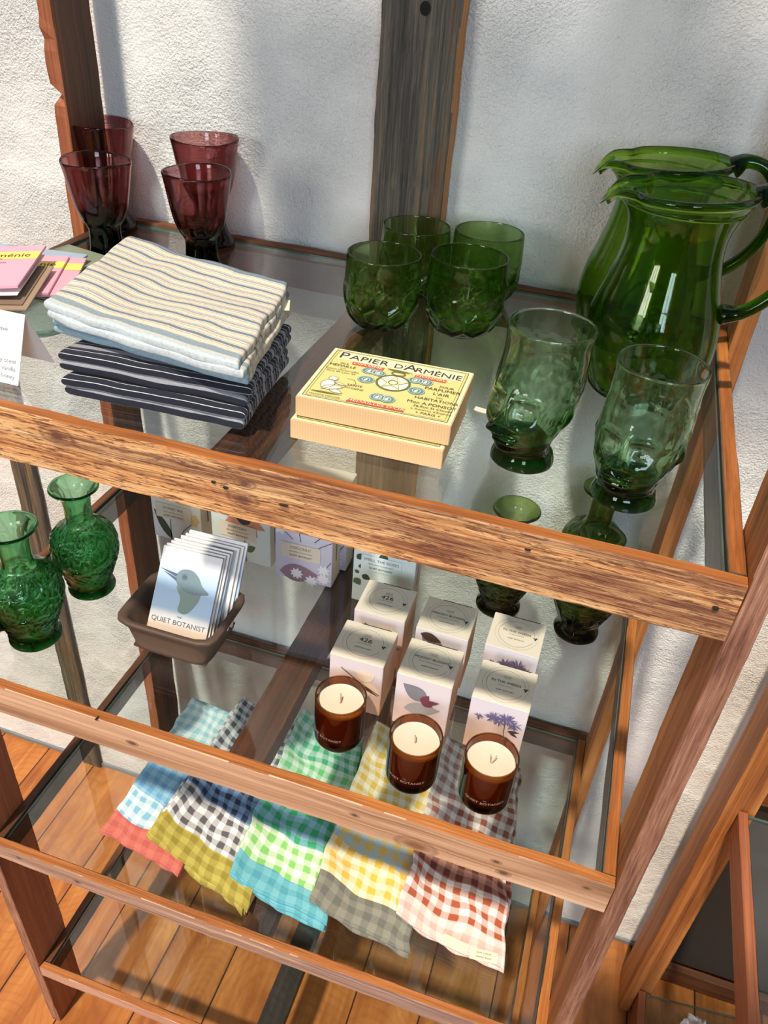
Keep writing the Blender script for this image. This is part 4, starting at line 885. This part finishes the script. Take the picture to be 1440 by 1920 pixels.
for i in range(7):
    front = i == 0
    t = thing('bird_card', 'white and blue booklet with a bird head and quiet botanist lettering, frontmost in the tray' if front else 'thin pale booklet leaning in the clay tray, %s' % ['', 'directly behind the front one', 'third from the front', 'fourth from the front', 'fifth from the front', 'sixth from the front', 'rearmost and tallest standing'][i], 'booklet', group='booklets leaning in the clay tray')
    yy = 0.1385 + i*0.0062 + (0.003 if i > 3 else 0); t.location = (-0.568 + (0.002*i if i < 4 else 0.003*i), yy, G(1) + 0.0145 + (0.0 if i < 6 else 0.002)); t.rotation_euler = (-0.62 + 0.012*i, -0.0, 0.03 + (0.01*math.sin(i*2)))
    c = carton('cover', CW, CT, CH, SKYP if i % 3 == 0 else CARDW, t, mats=[EDGE, SLATE], bev=0.0003)
    for p in c.data.polygons:
        if abs(p.normal.x) > 0.9 or p.normal.z > 0.9: p.material_index = 1
        if p.normal.y > 0.9: p.material_index = 2
    if front:
        Q = frame_m((0, -CT/2, 0), (1, 0, 0), (0, 0, 1))
        decal('bird_neck', [smo_([(-0.012, 0.066), (-0.004, 0.050), (-0.004, 0.034), (0.010, 0.034), (0.022, 0.058), (0.010, 0.075)])], BIRDN, Q, t, 0.0003)
        decal('bird_head', [smo_([(-0.014, 0.070), (-0.015, 0.080), (-0.008, 0.087), (0.004, 0.088), (0.014, 0.082), (0.022, 0.071), (0.032, 0.064), (0.026, 0.061), (0.012, 0.059), (0.0, 0.060), (-0.008, 0.064)])], BIRD, Q, t, 0.0005)
        decal('bird_beak', [[(-0.014, 0.080), (-0.039, 0.083), (-0.016, 0.076)], [(-0.015, 0.075), (-0.034, 0.080), (-0.013, 0.070)]], BEAK, Q, t, 0.0006)
        decal('bird_eye', disc(-0.004, 0.078, 0.0028) + ring(-0.004, 0.078, 0.0036, 0.0005), BEAK, Q, t, 0.0008)
        text('QUIET BOTANIST', 0.0090, BEAK, Q @ Matrix.Translation((0, 0.0185, 0.0005)), t, sx=1.05); text('THE', 0.0035, BEAK, Q @ Matrix.Translation((0, 0.0262, 0.0005)), t)

# ------------------------------------------------------------------ booklets, tent card and glass dish at the left
COLS = {'PINK': srgb(232, 168, 190), 'YEL': srgb(250, 222, 110), 'GRN': srgb(132, 146, 124), 'BLU': srgb(160, 180, 208)}
PM = {k: plain(k.lower() + '_booklet_cover', c, 0.5) for k, c in COLS.items()}
def booklet(x, y, z_, rz, tilt, main, lb, band=None, word=True, roll=0.0):
    t = thing('paper_booklet', lb, 'booklet', (x, y, z_), 0, 'incense paper booklets at the left of the top shelf')
    t.rotation_euler = (tilt, roll, rz)
    L_, B_, H_ = 0.112, 0.112, 0.0026
    c = carton('cover', L_, B_, H_, PM[main], t, bev=0.0003)
    F = frame_m((0, 0, H_), (1, 0, 0), (0, 1, 0))
    if band:
        decal('yellow_band', [[(-L_/2, 0.016), (L_/2, 0.016), (L_/2, 0.037), (-L_/2, 0.037)]], PM[band], F, t, 0.0002)
        if word:
            text("Papier d'Arménie", 0.0145, INK, F @ Matrix.Translation((-0.003, 0.0265, 0.0004)), t)
            text('DEPUIS 1885', 0.0042, INK, F @ Matrix.Translation((0.010, 0.0165, 0.0004)), t); text('PAPIER PARFUMÉ', 0.0042, INK, F @ Matrix.Translation((0.012, 0.0060, 0.0004)), t)
    return t
GLD = glass('clear_dish_glass', (0.86, 0.95, 0.93), 0.004, mixf=0.45)
dish = lathe('glass_dish', [(0, 0.0), (0.05, 0.0), (0.062, 0.001), (0.066, 0.004), (0.070, 0.010), (0.071, 0.011)], [(0.071, 0.011), (0.068, 0.0115), (0.063, 0.0075), (0.056, 0.005), (0, 0.0045)], GLD,
             mod=lambda th, r, z_, s: ((lambda k: (r*k*math.cos(th)*1.05, r*k*math.sin(th)*1.45, z_ + (0.0012*math.sin(r*900) if s == 0 and 0.01 < r < 0.06 and z_ > 0.0005 else 0)))((abs(math.cos(th))**5+abs(math.sin(th))**5)**(-1/5))))
dish.location = (-0.735, 0.222, G(0)); tag(dish, 'clear rippled glass dish under the incense booklets', 'dish')
zb = G(0) + 0.0122
for i in range(5): booklet(-0.752 + 0.003*i, 0.249 + 0.0035*i, zb + 0.0028*i, -0.04 - 0.045*i, 0.0, 'GRN', ['grey green booklet, lowest of the green fan in the dish', 'grey green booklet, second lowest of the green fan', 'grey green booklet in the middle of the green fan', 'grey green booklet just under the topmost green one', 'grey green booklet, topmost of the green fan'][i], band='YEL' if i == 3 else None, word=False)
for i in range(3): booklet(-0.782 + 0.004*i, 0.222 + 0.002*i, zb + 0.0142 + 0.0028*i, 0.02 + 0.06*i, 0.0, 'BLU', ['pale blue booklet, lowest of the blue ones in the dish', 'pale blue booklet between two other blue ones', 'pale blue booklet, uppermost of the blue ones'][i])
def at_edge(tx_, ty_, bx_, by_):
    """centre and turn of a booklet from the ends of its right edge"""
    a = math.atan2(-(tx_-bx_), ty_-by_); mx_, my_ = (tx_+bx_)/2, (ty_+by_)/2
    return mx_ - 0.056*math.cos(a), my_ - 0.056*math.sin(a), a
x_, y_, a_ = at_edge(-0.716, 0.272, -0.668, 0.170); booklet(x_, y_, zb + 0.0226, a_, 0.0, 'PINK', 'pink booklet with yellow band, partly under the striped towel', 'YEL', word=False)
x_, y_, a_ = at_edge(-0.731, 0.262, -0.684, 0.160); booklet(x_, y_, zb + 0.0254, a_, 0.0, 'PINK', 'pink booklet with yellow band lying in the middle of the pile', 'YEL')
TANP = plain('kraft_inner_page', srgb(158, 136, 116), 0.8)
x_, y_, a_ = at_edge(-0.714, 0.212, -0.671, 0.110)
opn = thing('open_booklet', 'open booklet showing its brown inner page, between the pink ones', 'booklet', (x_, y_, zb + 0.0300)); opn.rotation_euler = (0.03, -0.02, a_)
carton('page', 0.112, 0.112, 0.0014, TANP, opn, bev=0.0003)
carton('inner_page', 0.108, 0.100, 0.0006, plain('brown_paper_page', srgb(128, 108, 92), 0.8), opn, 0.0018, bev=0.0001).location = (-0.004, 0.004, 0)
x_, y_, a_ = at_edge(-0.734, 0.232, -0.690, 0.126)
wp = thing('open_booklet', 'white lined inner leaf just below the topmost pink booklet', 'booklet', (x_ + 0.004, y_ - 0.006, zb + 0.0362)); wp.rotation_euler = (0.03, -0.05, a_); carton('page', 0.108, 0.108, 0.0008, CARDW, wp, bev=0.0002)
booklet(x_, y_, zb + 0.0405, a_, 0.03, 'PINK', "pink booklet with yellow band reading d'Arménie, topmost and open at the photo's left edge", 'YEL', roll=-0.07)
sc = carton('pinkish_scrap', 0.013, 0.008, 0.0006, plain('pinkish_white', srgb(236, 214, 206), 0.6), None, bev=0.0001); sc.location = (-0.233, 0.180, G(0)); sc.rotation_euler.z = -0.2  # thin pinkish white piece lying flat on the glass
tag(sc, 'tiny pinkish white flat scrap on the glass right of the yellow labelled box', 'scrap')
# tent card
tc = thing('tent_card', 'white folded tent card with small grey writing, cut by the left photo edge', 'sign', (-0.685, 0.070, G(0)))
hw = 0.0465; zt = 0.0585
def slabq(name, a, b, c, d, th, mat, par):
    a, b, c, d = map(Vector, (a, b, c, d)); n_ = (b-a).cross(d-a).normalized() * th
    return mesh(name, [a, b, c, d, a-n_, b-n_, c-n_, d-n_], [(0, 1, 2, 3), (7, 6, 5, 4), (0, 4, 5, 1), (1, 5, 6, 2), (2, 6, 7, 3), (3, 7, 4, 0)], mat, par)
WHC = plain('bright_white_card', srgb(244, 244, 246), 0.6)
slabq('front_panel', (-hw, -0.027, 0), (hw, -0.027, 0), (hw, 0, zt), (-hw, 0, zt), 0.0004, WHC, tc)
slabq('back_sheet', (hw, 0.027, 0), (-hw, 0.027, 0), (-hw, 0.0004, zt), (hw, 0.0004, zt), 0.0004, WHC, tc)
Q = frame_m((0, -0.027, 0), (1, 0, 0), (0, 0.027, zt)); GREYW = plain('light_grey_lettering', srgb(150, 150, 156), 0.7)
for s, y_, sz in (("papier d'arménie", 0.0460, 0.0062), ('a warm powdery scent', 0.0180, 0.0062), ('of benzoin and vanilla', 0.0110, 0.0062), ('with a hint of honey', 0.0040, 0.0062)):
    text(s, sz, GREYW, Q @ Matrix.Translation((hw-0.004 - (0.012 if y_ > 0.03 else 0), y_+0.003, 0.0006)), tc, align='RIGHT')
# crumpled clear wrap on the floor by the neighbouring shelf
bm = bmesh.new(); bmesh.ops.create_icosphere(bm, subdivisions=4, radius=0.03)
for v in bm.verts:
    n_ = noise.noise(v.co*90); v.co *= 1 + 0.5*abs(n_) - 0.2; v.co.z = v.co.z*1.3
zmin = min(v.co.z for v in bm.verts)
for v in bm.verts: v.co.z -= zmin
me = bpy.data.meshes.new('crumpled_wrap'); bm.to_mesh(me); bm.free()
cw = link('crumpled_wrap', me, None, [plain('white_tissue', srgb(206, 204, 206), 0.6)]); cw.location = (0.335, 0.34, -1.339); cw.location.z = -1.3386
tag(cw, 'crumpled white wrap lying on the low glass at the right', 'wrap')
